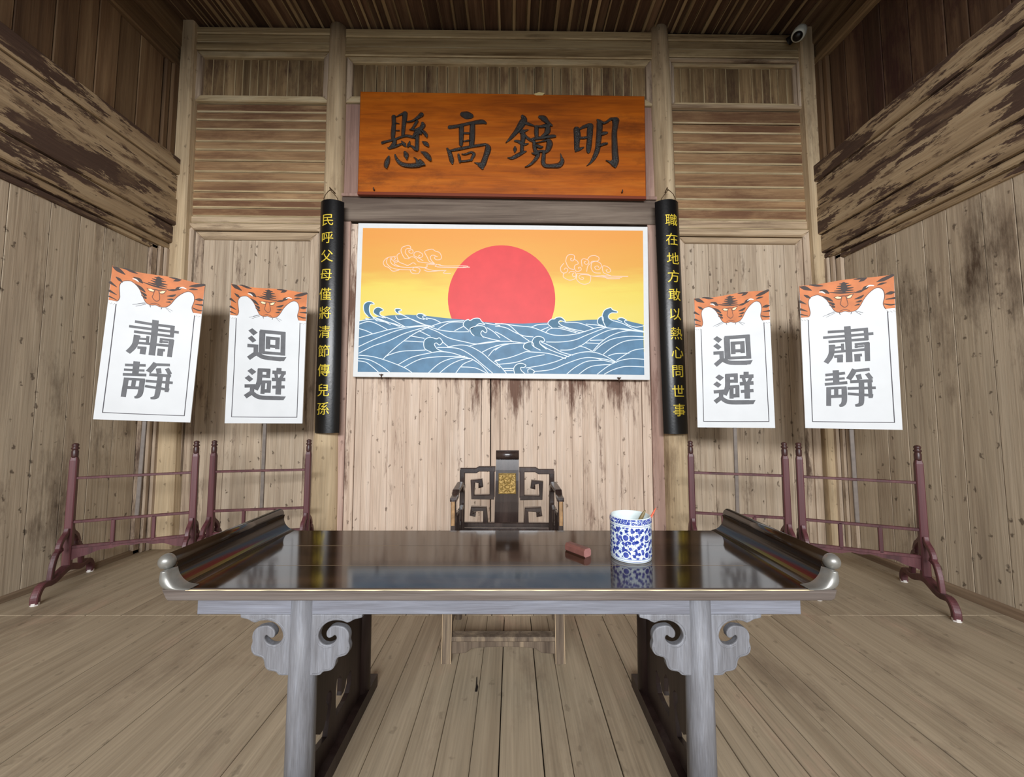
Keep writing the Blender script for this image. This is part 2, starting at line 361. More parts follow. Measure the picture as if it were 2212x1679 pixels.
def ribbon(bb, pts, fn, raise_, m=0, cap=True, bev=0.6):
    """brush stroke: pts (x,y,halfwidth) in drawing space; fn(x,y,d)->3d; cross-section raised by raise_ with bevelled sides"""
    k = len(pts); L = []
    for i in range(k):
        a = pts[max(i - 1, 0)]; c = pts[min(i + 1, k - 1)]
        t = Vector((c[0] - a[0], c[1] - a[1])); t = t.normalized() if t.length > 1e-9 else Vector((1, 0))
        L.append((Vector(pts[i][:2]), Vector((-t.y, t.x)), max(1e-5, pts[i][2]), t))
    rows = []
    if cap:
        p, nn, h, t = L[0]; rows.append((p - t * h * 0.75, nn, h * 0.35)); rows.append((p - t * h * 0.45, nn, h * 0.8))
    rows += [(p, nn, h) for p, nn, h, t in L]
    if cap:
        p, nn, h, t = L[-1]; rows.append((p + t * h * 0.45, nn, h * 0.8)); rows.append((p + t * h * 0.75, nn, h * 0.35))
    v = []
    for p, nn, h in rows:
        for sgn, d in ((-1, 0), (-bev, raise_), (bev, raise_), (1, 0)):
            q = p + nn * (h * sgn); v.append(fn(q.x, q.y, d))
    f = []
    for i in range(len(rows) - 1):
        for j in range(3): f.append((4 * i + j, 4 * i + j + 1, 4 * i + j + 5, 4 * i + j + 4))
    e = 4 * (len(rows) - 1); f += [(0, 1, 2, 3), (e + 3, e + 2, e + 1, e)]
    bb.add(v, f, m)
def flat_poly(bb, pts, fn, d, m=0):
    bb.prism([tuple(p) for p in pts], lambda a, b, dd: fn(a, b, d - dd), d * 0.9, m)

# plank with chamfered long edges; front face given by 4 corners (bl, br, tr, tl), depth along nrm (pointing away from viewer)
def plank(parent, bl, br, tr, tl, nrm, th, mats, ch=0.006, name='plank', jit=0.0):
    nrm = Vector(nrm); bl, br, tr, tl = map(Vector, (bl, br, tr, tl))
    if jit:
        j = nrm * random.uniform(-jit, jit); bl, br, tr, tl = bl + j, br + j, tr + j, tl + j
    ux = (br - bl).normalized(); uy = (tl - bl).normalized()
    fr = [bl + (ux + uy) * ch, br + (-ux + uy) * ch, tr + (-ux - uy) * ch, tl + (ux - uy) * ch]
    md = [p + nrm * ch for p in (bl, br, tr, tl)]; bk = [p + nrm * th for p in (bl, br, tr, tl)]
    v = fr + md + bk; f = [(0, 1, 2, 3)] + [(i, (i + 1) % 4, 4 + (i + 1) % 4, 4 + i) for i in range(4)] + \
        [(4 + i, 4 + (i + 1) % 4, 8 + (i + 1) % 4, 8 + i) for i in range(4)] + [(11, 10, 9, 8)]
    mi = [0] + [1] * 4 + [0] * 5 if isinstance(mats, (list, tuple)) and len(mats) > 1 else [0] * 10
    return mesh(name, v, f, mats, parent, mi)

# ------------------------------------------------------------------ back wall
YW = 4.5; XL, XR = -4.08, 3.72; TILT = 0.0118
def W(X, z, Y=YW): return Vector((X, Y, z - TILT * X))
def zt(y): return onY(1080, y, YW).z + TILT * onY(1080, y, YW).x
BK = (0, 1, 0)
wall_back = structure('wall_back')
mesh('backing', [(-4.3, 4.56, -0.05), (3.95, 4.56, -0.05), (3.95, 4.56, 6.5), (-4.3, 4.56, 6.5), (-4.3, 4.66, -0.05), (3.95, 4.66, -0.05), (3.95, 4.66, 6.5), (-4.3, 4.66, 6.5)],
     [(0, 1, 2, 3), (7, 6, 5, 4), (0, 4, 5, 1), (1, 5, 6, 2), (2, 6, 7, 3), (3, 7, 4, 0)], 'back_dark', wall_back)
def wrect(parent, X0, X1, y_top, y_bot, Y, th, mats, ch=0.006, name='plank', jit=0.0, z1=None, z0=None):
    a = zt(y_top) if z1 is None else z1; b = zt(y_bot) if z0 is None else z0
    return plank(parent, W(X0, b, Y), W(X1, b, Y), W(X1, a, Y), W(X0, a, Y), BK, th, mats, ch, name, jit)
def vplanks(parent, X0, X1, y_top, y_bot, Y, th, mats, wmin, wmax, ch=0.004, gap=0.002, jit=0.003, z0=None):
    x = X0
    while x < X1 - 0.01:
        w = random.uniform(wmin, wmax)
        if X1 - x - w < wmin * 0.5: w = X1 - x
        wrect(parent, x + gap / 2, x + w - gap / 2, y_top, y_bot, Y, th, mats, ch, jit=jit, z0=z0); x += w
def hplanks(parent, X0, X1, y_top, y_bot, n, Y, th, mats, ch=0.01, jit=0.004):
    hs = [random.uniform(0.75, 1.25) for _ in range(n)]; t = sum(hs); y = y_top
    for h in hs:
        y2 = y + (y_bot - y_top) * h / t; wrect(parent, X0, X1, y + 0.4, y2 - 0.4, Y, th, mats, ch, jit=jit); y = y2
def frame(parent, X0, X1, y_top, y_bot, w, Y, th, mh, mv, ch=0.012, bottom=True, z0=None):
    za, zb = zt(y_top), zt(y_bot) if z0 is None else z0
    def q(pts, m):
        pts = [W(a, b, Y) for a, b in pts]
        B_ = B(); inn = [p + Vector((0, 0, 0)) for p in pts]
        return plank(parent, *pts, BK, th, m, ch, 'moulding')
    q([(X0 + w, za - w), (X1 - w, za - w), (X1, za), (X0, za)], mh)
    if bottom: q([(X0, zb), (X1, zb), (X1 - w, zb + w), (X0 + w, zb + w)], mh)
    q([(X0, zb), (X0 + w, zb + (w if bottom else 0)), (X0 + w, za - w), (X0, za)], mv)
    q([(X1 - w, zb + (w if bottom else 0)), (X1, zb), (X1, za), (X1 - w, za - w)], mv)

# upper zones of the three bays
for (X0, X1, ref) in ((-3.90, -2.22, 'L'), (-2.05, 1.74, 'C'), (1.88, 3.55, 'R')):
    tb = {'L': (72, 121), 'C': (73, 131), 'R': (76, 126)}[ref]
    n = 3; y = tb[0]
    for i, fr in enumerate((0.30, 0.36, 0.34)):
        y2 = y + (tb[1] - tb[0]) * fr; wrect(wall_back, X0, X1, y + .3, y2 - .3, YW - 0.05 + 0.012 * (i == 1), 0.08, ['beam_h', 'worn_h'], 0.010, 'beam_strip'); y = y2
    if ref == 'L':
        frame(wall_back, X0 + 0.02, X1 - 0.02, 122, 229, 0.075, YW - 0.035, 0.06, 'worn_h', 'frame_v')
        vplanks(wall_back, X0 + 0.09, X1 - 0.09, 134, 216, YW + 0.005, 0.02, ['slat_v', 'worn_v'], 0.09, 0.17, 0.007)
        hplanks(wall_back, X0, X1, 230, 474, 12, YW, 0.03, ['brown_h', 'worn_h'], 0.013)
        wrect(wall_back, X0, X1, 475, 489, YW - 0.01, 0.05, ['frame_h', 'worn_h'], 0.008, 'lintel')
    elif ref == 'R':
        frame(wall_back, X0 + 0.03, X1 - 0.01, 127, 233, 0.045, YW - 0.045, 0.06, 'frame_h', 'frame_v')
        frame(wall_back, X0 + 0.075, X1 - 0.055, 135, 226, 0.04, YW - 0.025, 0.05, 'worn_h', 'frame_v')
        vplanks(wall_back, X0 + 0.11, X1 - 0.09, 142, 219, YW + 0.005, 0.02, ['slat_v', 'worn_v'], 0.09, 0.17, 0.007)
        wrect(wall_back, X0, X1, 235, 262, YW - 0.008, 0.04, ['brown_h', 'worn_h'], 0.012)
        hplanks(wall_back, X0, X1, 263, 470, 9, YW, 0.03, ['brown_h', 'worn_h'], 0.013)
        wrect(wall_back, X0, X1, 471, 489, YW - 0.01, 0.05, ['frame_h', 'worn_h'], 0.008, 'lintel')
    else:
        frame(wall_back, X0 + 0.02, X1 - 0.02, 131, 228, 0.075, YW - 0.035, 0.06, 'worn_h', 'frame_v')
        vplanks(wall_back, X0 + 0.09, X1 - 0.09, 141, 219, YW + 0.005, 0.02, ['slat_v', 'worn_v'], 0.10, 0.15, 0.010, gap=0.006)
        wrect(wall_back, X0, X1, 229, 424, YW - 0.005, 0.03, 'mauve', 0.004, 'panel')
        wrect(wall_back, X0, X1, 425, 432, YW - 0.05, 0.09, 'mauve', 0.006, 'ledge')
        wrect(wall_back, X0, X1, 433, 484, YW - 0.04, 0.08, 'dark_h', 0.008, 'lintel')

# doors / lower panelling
door_1 = structure('door_1'); door_2 = structure('door_2'); door_3 = structure('door_3'); door_4 = structure('door_4')
frame(door_1, -3.90, -2.22, 490, 600, 0.09, YW - 0.03, 0.06, 'frame_h', 'frame_v', 0.02, bottom=False, z0=0.0)
frame(door_1, -3.80, -2.32, 507, 600, 0.10, YW - 0.005, 0.05, 'frame_h', 'frame_v', 0.012, bottom=False, z0=0.0)
vplanks(door_1, -3.70, -2.42, 525, 600, YW + 0.012, 0.03, 'grey_v', 0.09, 0.24, 0.003, gap=0.002, z0=0.0)
frame(door_4, 1.90, 3.57, 490, 600, 0.09, YW - 0.03, 0.06, 'frame_h', 'frame_v', 0.02, bottom=False, z0=0.0)
frame(door_4, 1.99, 3.48, 507, 600, 0.08, YW - 0.005, 0.05, 'frame_h', 'frame_v', 0.012, bottom=False, z0=0.0)
vplanks(door_4, 2.07, 3.40, 521, 600, YW + 0.012, 0.03, 'grey_v', 0.09, 0.24, 0.003, gap=0.002, z0=0.0)
# centre leaves: mauve posts, then pale leaves with a dark gap between
for X0, X1, m in ((-2.05, -1.93, 'mauve_light'), (1.62, 1.78, 'mauve_light')):
    wrect(wall_back, X0, X1, 484, 600, YW - 0.03, 0.06, m, 0.01, 'door_post', z0=0.0)
cx_gap = onY(1060, 900, YW).x
for dr, X0, X1 in ((door_2, -1.925, cx_gap - 0.006), (door_3, cx_gap + 0.006, 1.615)):
    wrect(dr, X0, X0 + 0.10, 488, 600, YW - 0.012, 0.04, 'pale_v', 0.004, 'stile', z0=0.0)
    wrect(dr, X1 - 0.10, X1, 488, 600, YW - 0.012, 0.04, 'pale_v', 0.004, 'stile', z0=0.0)
    vplanks(dr, X0 + 0.105, X1 - 0.105, 488, 600, YW, 0.03, 'pale_v', 0.08, 0.19, 0.0025, gap=0.0015, z0=0.0, jit=0.002)

# ------------------------------------------------------------------ side walls
def side_wall(name, X, s, side):
    """s=+1: wall on the left (room towards +x); -1: right"""
    root = structure(name); nr = Vector((-s, 0, 0)); Y0, Y1 = -2.0, YW
    def rect(ya, yb, za, zb, d, th, mats, ch=0.006, nm='plank', jit=0.0, zb2=None, za2=None):
        x = X + s * d; zb2 = zb if zb2 is None else zb2; za2 = za if za2 is None else za2
        return plank(root, (x, ya, za), (x, yb, za2), (x, yb, zb2), (x, ya, zb), nr, th, mats, ch, nm, jit)
    mesh('backing', [(X - s * 0.06, Y0, -0.05), (X - s * 0.06, 4.6, -0.05), (X - s * 0.06, 4.6, 6.6), (X - s * 0.06, Y0, 6.6),
                     (X - s * 0.16, Y0, -0.05), (X - s * 0.16, 4.6, -0.05), (X - s * 0.16, 4.6, 6.6), (X - s * 0.16, Y0, 6.6)],
         [(0, 1, 2, 3), (7, 6, 5, 4), (0, 4, 5, 1), (1, 5, 6, 2), (2, 6, 7, 3), (3, 7, 4, 0)], 'back_dark', root)
    zb0, zb1 = (3.50, 4.53) if s > 0 else (3.38, 4.45)      # beam
    zt0 = 5.68 if s > 0 else 5.72
    # lower vertical boards
    y = Y0
    while y < 4.22:
        w = random.uniform(0.13, 0.30)
        if 4.22 - y - w < 0.14: w = 4.22 - y
        rect(y + .002, y + w - .002, 0.0, zb0 - 0.12, 0.0, 0.04, 'side_v', 0.0022, jit=0.002); y += w
    for (ya, yb, d) in ((4.225, 4.30, 0.03), (4.305, 4.355, 0.05), (4.36, 4.42, 0.075)):
        rect(ya, yb, 0.0, zb0 - 0.07, d, d + 0.04, 'frame_v', 0.008, 'moulding')
    rect(Y0, 4.40, zb0 - 0.125, zb0 - 0.07, 0.03, 0.07, 'side_beam', 0.012, 'moulding')
    rect(Y0, 4.42, zb0 - 0.07, zb0 - 0.005, 0.07, 0.11, 'side_beam', 0.016, 'moulding')
    # the big weathered beam: courses of different relief
    for fa, fb, d in ((0.0, 0.20, 0.10), (0.205, 0.52, 0.13), (0.525, 0.80, 0.115), (0.805, 1.0, 0.14)):
        h = zb1 - zb0; rect(Y0, 4.44, zb0 + fa * h, zb0 + fb * h, d, d + 0.05, 'side_beam', 0.012, 'beam_board')
    # upper boards
    y = Y0
    while y < 4.26:
        w = random.uniform(0.16, 0.30)
        if 4.26 - y - w < 0.1: w = 4.26 - y
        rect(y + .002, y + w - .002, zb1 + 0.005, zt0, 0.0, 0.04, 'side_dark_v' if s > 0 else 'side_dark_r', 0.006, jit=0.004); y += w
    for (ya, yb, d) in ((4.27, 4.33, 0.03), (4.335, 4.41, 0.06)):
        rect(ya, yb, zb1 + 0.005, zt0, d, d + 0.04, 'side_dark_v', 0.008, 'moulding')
    drop = 0.03 if s > 0 else 0.06
    Z = lambda z, y: z - drop * (4.5 - y) * 1.0
    rect(Y0, 4.44, Z(zt0, Y0), Z(zt0 + 0.10, Y0), 0.06, 0.10, 'side_top', 0.014, 'moulding', za2=zt0, zb2=zt0 + 0.10)
    rect(Y0, 4.44, Z(zt0 + 0.105, Y0), Z(zt0 + 0.26, Y0), 0.03, 0.07, 'side_top', 0.010, 'rail', za2=zt0 + 0.105, zb2=zt0 + 0.26)
    rect(Y0, 4.44, Z(zt0 + 0.265, Y0), 6.6, 0.07, 0.11, 'side_top', 0.014, 'rail', za2=zt0 + 0.265, zb2=6.6)
    return root
side_wall('wall_left', XL, 1, 'left')
side_wall('wall_right', XR, -1, 'right')
bb = B(); bb.add([(XR - 0.035, -2, 0.0), (XR - 0.035, 4.4, 0.0), (XR - 0.035, 4.4, 0.06), (XR - 0.035, -2, 0.06), (XR, -2, 0.0), (XR, 4.4, 0), (XR, 4.4, 0.07), (XR, -2, 0.07)],
                 [(0, 1, 2, 3), (3, 2, 6, 7), (0, 3, 7, 4), (1, 5, 6, 2), (4, 5, 1, 0)])
o = bb.obj('baseboard_right', 'baseboard'); o['kind'] = 'structure'
bb = B(); bb.add([(XL + 0.03, -2, 0.0), (XL + 0.03, 4.4, 0.0), (XL + 0.03, 4.4, 0.04), (XL + 0.03, -2, 0.04), (XL, -2, 0.0), (XL, 4.4, 0), (XL, 4.4, 0.05), (XL, -2, 0.05)],
                 [(0, 1, 2, 3), (3, 2, 6, 7), (0, 3, 7, 4), (1, 5, 6, 2), (4, 5, 1, 0)])
o = bb.obj('baseboard_left', 'baseboard'); o['kind'] = 'structure'

# unseen lintel behind the viewer, added to keep daylight off the upper wall
wf = structure('front_light_blocker')
for i in range(6):
    za = 4.50 + i * 0.36; plank(wf, (3.95, -2.05, za), (-4.3, -2.05, za), (-4.3, -2.05, za + 0.355), (3.95, -2.05, za + 0.355), (0, -1, 0), 0.06, 'brown_h', 0.01)

# ------------------------------------------------------------------ floor
floor = structure('floor')
mesh('subfloor', [(-4.3, -2.2, -0.04), (3.95, -2.2, -0.04), (3.95, 4.6, -0.04), (-4.3, 4.6, -0.04), (-4.3, -2.2, -0.12), (3.95, -2.2, -0.12), (3.95, 4.6, -0.12), (-4.3, 4.6, -0.12)],
     [(0, 1, 2, 3), (7, 6, 5, 4), (0, 4, 5, 1), (1, 5, 6, 2), (2, 6, 7, 3), (3, 7, 4, 0)], 'floor_dark', floor)
def floor_plank(x0, x1, y0, y1):
    g = random.choice((0.0012, 0.0012, 0.002, 0.004))
    dz = random.uniform(-0.0015, 0.0015)
    plank(floor, (x0 + g, y0 + .001, dz), (x1 - g, y0 + .001, dz), (x1 - g, y1 - .001, dz), (x0 + g, y1 - .001, dz), (0, 0, -1), 0.03, 'floor', 0.0022)
SEAM = 2.99
for (ya, yb, seed) in ((SEAM, 4.52, 3), (-2.1, SEAM, 11)):
    random.seed(seed); x = -4.2
    while x < 3.9:
        w = random.uniform(0.12, 0.21) if -1.0 < x < 1.6 else random.uniform(0.22, 0.42)
        floor_plank(x, min(x + w, 3.92), ya, yb); x += w
random.seed(21)
bb = B(); q = [onZ(*p, 0.0022) for p in ((1026, 1494), (1028, 1482), (1029, 1464), (1031, 1462), (1031, 1478), (1033, 1484), (1031, 1494))]
bb.add(q + [p - Vector((0, 0, 0.002)) for p in q], [tuple(range(7)), tuple(range(13, 6, -1))] + [(i, (i + 1) % 7, 7 + (i + 1) % 7, 7 + i) for i in range(7)])
bb.obj('hole_shade_patch', 'cam_black' if 'cam_black' in M else 'floor_dark', floor)  # thin black piece on the boards, colour stands for the hole's shaded inside
# ------------------------------------------------------------------ ceiling
ceiling = structure('ceiling')
ZC = lambda Y: zt(70) + 0.02 + 0.06 * (Y - 4.5)
mesh('backing', [(-4.3, -2, ZC(-2) + .05), (3.95, -2, ZC(-2) + .05), (3.95, 4.6, ZC(4.6) + .14), (-4.3, 4.6, ZC(4.6) + .14), (-4.3, -2, ZC(-2) + .25), (3.95, -2, ZC(-2) + .25), (3.95, 4.6, ZC(4.6) + .25), (-4.3, 4.6, ZC(4.6) + .25)],
     [(0, 1, 2, 3), (7, 6, 5, 4), (0, 4, 5, 1), (1, 5, 6, 2), (2, 6, 7, 3), (3, 7, 4, 0)], 'back_dark', ceiling)
x = -4.1
while x < 3.75:
    w = random.uniform(0.12, 0.20); t = -TILT * x
    a, b = ZC(-2) + t, ZC(4.52) + t; j = random.uniform(0, 0.01)
    plank(ceiling, (x + w - .002, -2, a + j), (x + .002, -2, a + j), (x + .002, 4.52, b + j), (x + w - .002, 4.52, b + j), (0, 0, 1), 0.03, ['ceil', 'batten'], 0.008)
    if random.random() < 0.85:
        bw = random.uniform(0.018, 0.045); xx = x + random.choice((0, 0, 0.4)) * w
        plank(ceiling, (xx + bw, -2, a - .014), (xx, -2, a - .014), (xx, 4.5, b - .014), (xx + bw, 4.5, b - .014), (0, 0, 1), 0.014, 'batten', 0.004, 'batten')
    x += w

# ------------------------------------------------------------------ columns and corner posts
def column(label, xt, xb, rt, rb, Y, n=28):
    root = thing('round_column', label, 'column', (xb, Y, 0), group=None)
    bb = B(); v = []; k = 24
    for i in range(k + 1):
        f = i / k; z = zt(64) * f
        r = rb + (rt - rb) * (f ** 0.8) + 0.003 * math.sin(f * 17)
        for j in range(n):
            g = 2 * math.pi * j / n; v.append((xb + (xt - xb) * f + r * math.cos(g), Y + r * math.sin(g), z))
    f = [(i * n + j, i * n + (j + 1) % n, (i + 1) * n + (j + 1) % n, (i + 1) * n + j) for i in range(k) for j in range(n)]
    f += [tuple(range(n - 1, -1, -1)), tuple(range(k * n, (k + 1) * n))]
    bb.add(v, f); bb.obj('shaft', 'column', root, smooth=True)
    return root
column('round bare wooden column behind the left black couplet board', -2.150, -2.135, 0.105, 0.158, 4.50)
column('round bare wooden column behind the right black couplet board', 1.815, 1.90, 0.115, 0.155, 4.50)
def corner(label, x0t, x1t, x0b, x1b):
    root = structure(label, ((x0b + x1b) / 2, 4.45, 0))
    bb = B(); z = zt(60)
    v = [(x0b, 4.42, 0), (x1b, 4.42, 0), (x1t, 4.42, z), (x0t, 4.42, z), (x0b, 4.55, 0), (x1b, 4.55, 0), (x1t, 4.55, z), (x0t, 4.55, z)]
    c = 0.012
    v += [(x0b + c, 4.40, 0), (x1b - c, 4.40, 0), (x1t - c, 4.40, z), (x0t + c, 4.40, z)]
    bb.add(v, [(8, 9, 10, 11), (0, 8, 11, 3), (9, 1, 2, 10), (0, 3, 7, 4), (1, 5, 6, 2), (4, 7, 6, 5), (3, 11, 10, 2, 6, 7), (0, 4, 5, 1, 9, 8)])
    bb.obj('shaft', 'column', root); return root
corner('trim_1', -4.03, -3.88, -4.02, -3.80)
corner('trim_2', 3.51, 3.67, 3.58, 3.74)

# ------------------------------------------------------------------ name plaque (orange board with four carved characters)
YP = 4.385
plq = thing('name_plaque', 'orange varnished horizontal wooden plaque with four large black characters', 'plaque', tuple(onY(1084, 425, YP)))
pc = [onY(*p, YP) for p in ((772, 415), (1396, 425), (1393, 207), (778, 197))]
pl = plank(plq, *pc, BK, 0.06, ['plaque', 'plaque_edge'], 0.007, 'board')
bb = B(); e = [onY(*p, YP - 0.004) for p in ((772, 414), (1396, 424), (1396, 430), (772, 420))]
bb.add([e[3], e[2], e[1], e[0]] + [p + Vector((0, 0.04, 0)) for p in (e[3], e[2], e[1], e[0])],
       [(0, 1, 2, 3), (7, 6, 5, 4), (0, 4, 5, 1), (1, 5, 6, 2), (2, 6, 7, 3), (3, 7, 4, 0)])
bb.obj('bottom_edge', 'plaque_edge', plq)
CH = {
 'xuan': (820, 230, 11.99, [
  [(365,260,60),(370,450,60),(350,700,65),(345,840,50)], [(655,180,75),(650,300,70),(625,500,60),(605,740,50)],
  [(430,265,10),(520,220,25),(620,180,40)], [(430,430,20),(510,440,8)], [(430,620,15),(510,620,15)],
  [(70,940,45),(200,900,35),(400,850,35),(560,790,35),(700,760,40),(840,790,45),(900,800,40)],
  [(380,850,50),(380,960,65),(260,1080,40),(210,1060,15)], [(260,1080,40),(420,1030,40),(560,970,30)],
  [(570,900,20),(640,990,55),(680,1030,20)], [(780,900,15),(760,990,50),(730,1040,30)], [(800,1020,30),(870,1040,30)],
  [(720,395,25),(850,370,30),(980,290,45),(1090,210,70)], [(970,380,45),(900,500,40),(830,590,35),(770,590,10)],
  [(830,600,20),(930,600,30),(1100,540,50)], [(1110,430,45),(1120,500,75),(1060,590,50)], [(950,640,50),(900,740,45),(850,790,30)],
  [(1000,640,60),(1060,690,50)], [(1080,610,30),(1150,670,50),(1210,750,50),(1220,780,30)],
  [(980,680,60),(970,900,60),(965,1100,60),(950,1130,25)], [(850,1050,30),(930,1110,50)],
  [(1110,910,20),(1190,960,65),(1250,1010,45)], [(240,1300,35),(200,1420,75),(170,1540,65),(180,1580,30)],
  [(650,1180,40),(690,1270,75),(700,1350,30)], [(400,1250,25),(440,1360,45),(550,1480,60),(750,1530,65),(950,1520,75),(1080,1480,90),(1170,1510,20)],
  [(1000,1500,80),(950,1370,30),(880,1310,8)], [(1100,1480,70),(1040,1390,40)], [(1070,1170,12),(1170,1220,65),(1260,1310,75),(1310,1370,50)]]),
 'gao': (955, 230, 11.99, [
  [(520,200,70),(640,230,105),(760,250,70)], [(190,540,55),(400,510,50),(700,440,45),(900,410,60),(1040,400,65),(1130,430,35)],
  [(500,500,70),(500,760,68),(490,990,55)], [(790,450,70),(780,750,80),(765,1010,70)], [(580,690,30),(690,690,30)], [(560,900,15),(680,880,30)],
  [(130,1090,30),(200,1220,60),(250,1400,65),(265,1470,35)], [(200,1150,30),(400,1110,45),(700,1050,40),(1000,1000,40),(1130,980,35)],
  [(1160,1000,50),(1190,1100,85),(1130,1300,75),(1060,1500,80),(1040,1600,35)], [(1040,1500,60),(930,1480,35),(840,1450,10)],
  [(950,1520,40),(1040,1590,50)], [(420,1240,30),(450,1350,45),(460,1440,30)], [(470,1420,30),(620,1410,30),(770,1380,30)],
  [(510,1230,12),(600,1235,25),(720,1190,30)], [(750,1180,30),(830,1230,45),(780,1330,45),(760,1390,30)]]),
 'jing': (1085, 240, 12.91, [
  [(560,140,50),(600,240,100),(520,400,100),(380,590,70),(230,760,50),(100,880,12)], [(640,330,50),(760,370,45),(860,400,25),(900,420,20)],
  [(520,590,55),(620,560,45),(720,520,18)], [(570,560,70),(580,750,75),(555,950,60),(545,1100,60)],
  [(600,640,40),(700,750,45),(820,820,50),(900,850,40)], [(350,830,30),(450,850,50),(600,930,50),(730,900,12)],
  [(355,1000,30),(355,1070,58),(350,1140,25)], [(150,1300,10),(270,1310,50),(420,1240,60),(560,1160,55),(670,1115,15)],
  [(1040,160,50),(1160,210,90),(1270,320,60),(1380,400,35)], [(900,420,20),(1050,430,40),(1200,410,60),(1300,400,50)],
  [(960,440,65),(950,580,70),(960,720,60)], [(1270,440,80),(1260,560,90),(1200,640,60),(1100,700,30)],
  [(780,780,20),(950,760,50),(1200,730,50),(1400,700,55),(1480,700,35)], [(880,850,50),(900,1000,65),(930,1150,60)],
  [(920,880,20),(1080,850,20),(1240,810,40)], [(1300,840,80),(1320,920,95),(1280,1060,80),(1230,1130,50)],
  [(960,960,50),(1060,1000,50),(1130,990,20)], [(950,1130,50),(1060,1120,40),(1150,1100,25)],
  [(820,1160,10),(900,1190,40),(1000,1190,60),(960,1300,60),(850,1430,45),(730,1520,30),(630,1550,8)],
  [(1160,1130,60),(1150,1300,65),(1140,1430,70),(1200,1520,65),(1400,1530,65),(1590,1510,80),(1670,1400,70),(1650,1290,35),(1625,1180,8)]]),
 'ming': (1230, 240, 12.91, [
  [(200,500,90),(220,700,100),(205,900,80),(210,1060,80)], [(180,1110,40),(290,1060,50),(400,1010,20)],
  [(290,500,30),(400,440,50),(560,390,60)], [(590,400,85),(570,600,90),(560,800,80),(540,1000,80),(530,1130,60)],
  [(250,740,35),(380,750,40),(500,730,40)], [(780,240,30),(840,330,85),(835,600,85),(810,850,80),(780,1080,75),(700,1280,65),(590,1440,35),(480,1520,6)],
  [(880,290,40),(960,330,40),(1060,290,40),(1160,220,45),(1280,230,60)],
  [(1290,250,110),(1280,400,85),(1255,600,80),(1260,900,85),(1275,1200,95),(1290,1400,95),(1290,1530,50)],
  [(1020,1370,10),(1130,1420,40),(1240,1500,70),(1280,1560,30)], [(1200,1400,60),(1250,1450,60)],
  [(880,650,40),(960,620,60),(1050,600,35)], [(860,960,40),(960,920,45),(1050,900,35)]]),
}
for key, (ox, oy, sc, strokes) in CH.items():
    bb = B()
    for i, st in enumerate(strokes):
        st = smooth_path(st, 5)
        ribbon(bb, [(ox + a / sc, oy + b / sc, h / sc) for a, b, h in st], lambda a, b, d: onY(a, b, YP - 0.002 - d), 0.014 + 0.0007 * i)
    bb.obj('character', 'ink', plq)
for px in ((809, 412), (1343, 417)):
    p = onY(*px, YP); bb = B(); bb.tube([p + Vector((0, 0.01, 0)), p + Vector((0, -0.03, 0.0)), p + Vector((0, -0.035, 0.02))], [0.009, 0.009, 0.006], 8)
    bb.obj('nail', 'nail', plq)
bb = B(); q = [onY(*p, YP - 0.003) for p in ((1153, 203), (1158, 206), (1172, 206), (1177, 201), (1164, 199))]
bb.add(q + [p + Vector((0, 0.02, 0)) for p in q], [(0, 1, 2, 3, 4), (9, 8, 7, 6, 5)] + [(i, (i + 1) % 5, 5 + (i + 1) % 5, 5 + i) for i in range(5)])
bb.obj('worn_chip', 'chip', plq)

# ------------------------------------------------------------------ painting
YA = 4.41
pt = thing('sunrise_painting', 'white-bordered painting of a red sun over blue waves, below the orange plaque', 'painting', tuple(onY(1083, 820, YA)))
plank(pt, *[onY(*p, YA) for p in ((762, 814), (1404, 821), (1399, 490), (774, 482))], BK, 0.05, 'frame_white', 0.003, 'panel')
fA = lambda a, b, d: onY(a, b, YA - d)
bb = B(); flat_poly(bb, [(784, 492.5), (1388.8, 498.5), (1391.5, 760), (775, 760)], fA, 0.0010); sky = bb.obj('painted_sky', 'sky', pt)
bb = B(); flat_poly(bb, [(1083.5 + 116 * math.cos(t * math.pi / 32), 646 + 116 * math.sin(t * math.pi / 32)) for t in range(64)], fA, 0.0018); bb.obj('painted_sun', 'sun', pt)
def cL(p): return (740 + p[0] / 4.538, 470 + p[1] / 4.538)
def cR(p): return (1070 + p[0] / 4.537, 470 + p[1] / 4.537)
sea_top = [cL(p) for p in ((165,1015),(230,992),(330,975),(480,958),(640,952),(800,962),(1000,985),(1200,1003),(1400,1025))] + \
          [cR(p) for p in ((0,1035),(270,1040),(500,1030),(700,1020),(900,1003),(1030,1000),(1150,1000),(1280,1010),(1450,1050))]
bb = B(); flat_poly(bb, sea_top + [(1391.8, 810), (1080, 806.5), (772.6, 803.5)], fA, 0.0026); bb.obj('painted_sea', 'sea', pt)
crL = [[(250,970),(215,930),(205,880),(215,845),(250,825),(290,830),(312,850),(275,850),(262,890),(270,940),(300,980),(340,1015)],
 [(400,985),(340,960),(305,935),(310,900),(345,880),(380,890),(400,910),(370,925),(370,955),(420,985)],
 [(600,960),(540,940),(515,915),(520,895),(560,895),(578,910),(550,920),(560,940),(620,970)],
 [(800,1000),(750,985),(728,965),(740,945),(780,945),(820,965),(790,965),(790,985),(830,1000)],
 [(1240,1110),(1185,1060),(1195,1020),(1230,1000),(1250,1010),(1290,990),(1340,990),(1365,1020),(1395,1050),(1340,1040),(1300,1070)],
 [(1290,1160),(1260,1130),(1250,1090),(1290,1070),(1340,1060),(1390,1070),(1415,1110),(1400,1130),(1370,1110),(1355,1140),(1380,1175)],
 [(870,1320),(810,1290),(795,1240),(810,1195),(860,1175),(920,1190),(950,1180),(980,1220),(950,1250),(920,1230),(900,1245),(930,1290),(990,1315)],
 [(265,1000),(225,985),(240,1005)]]
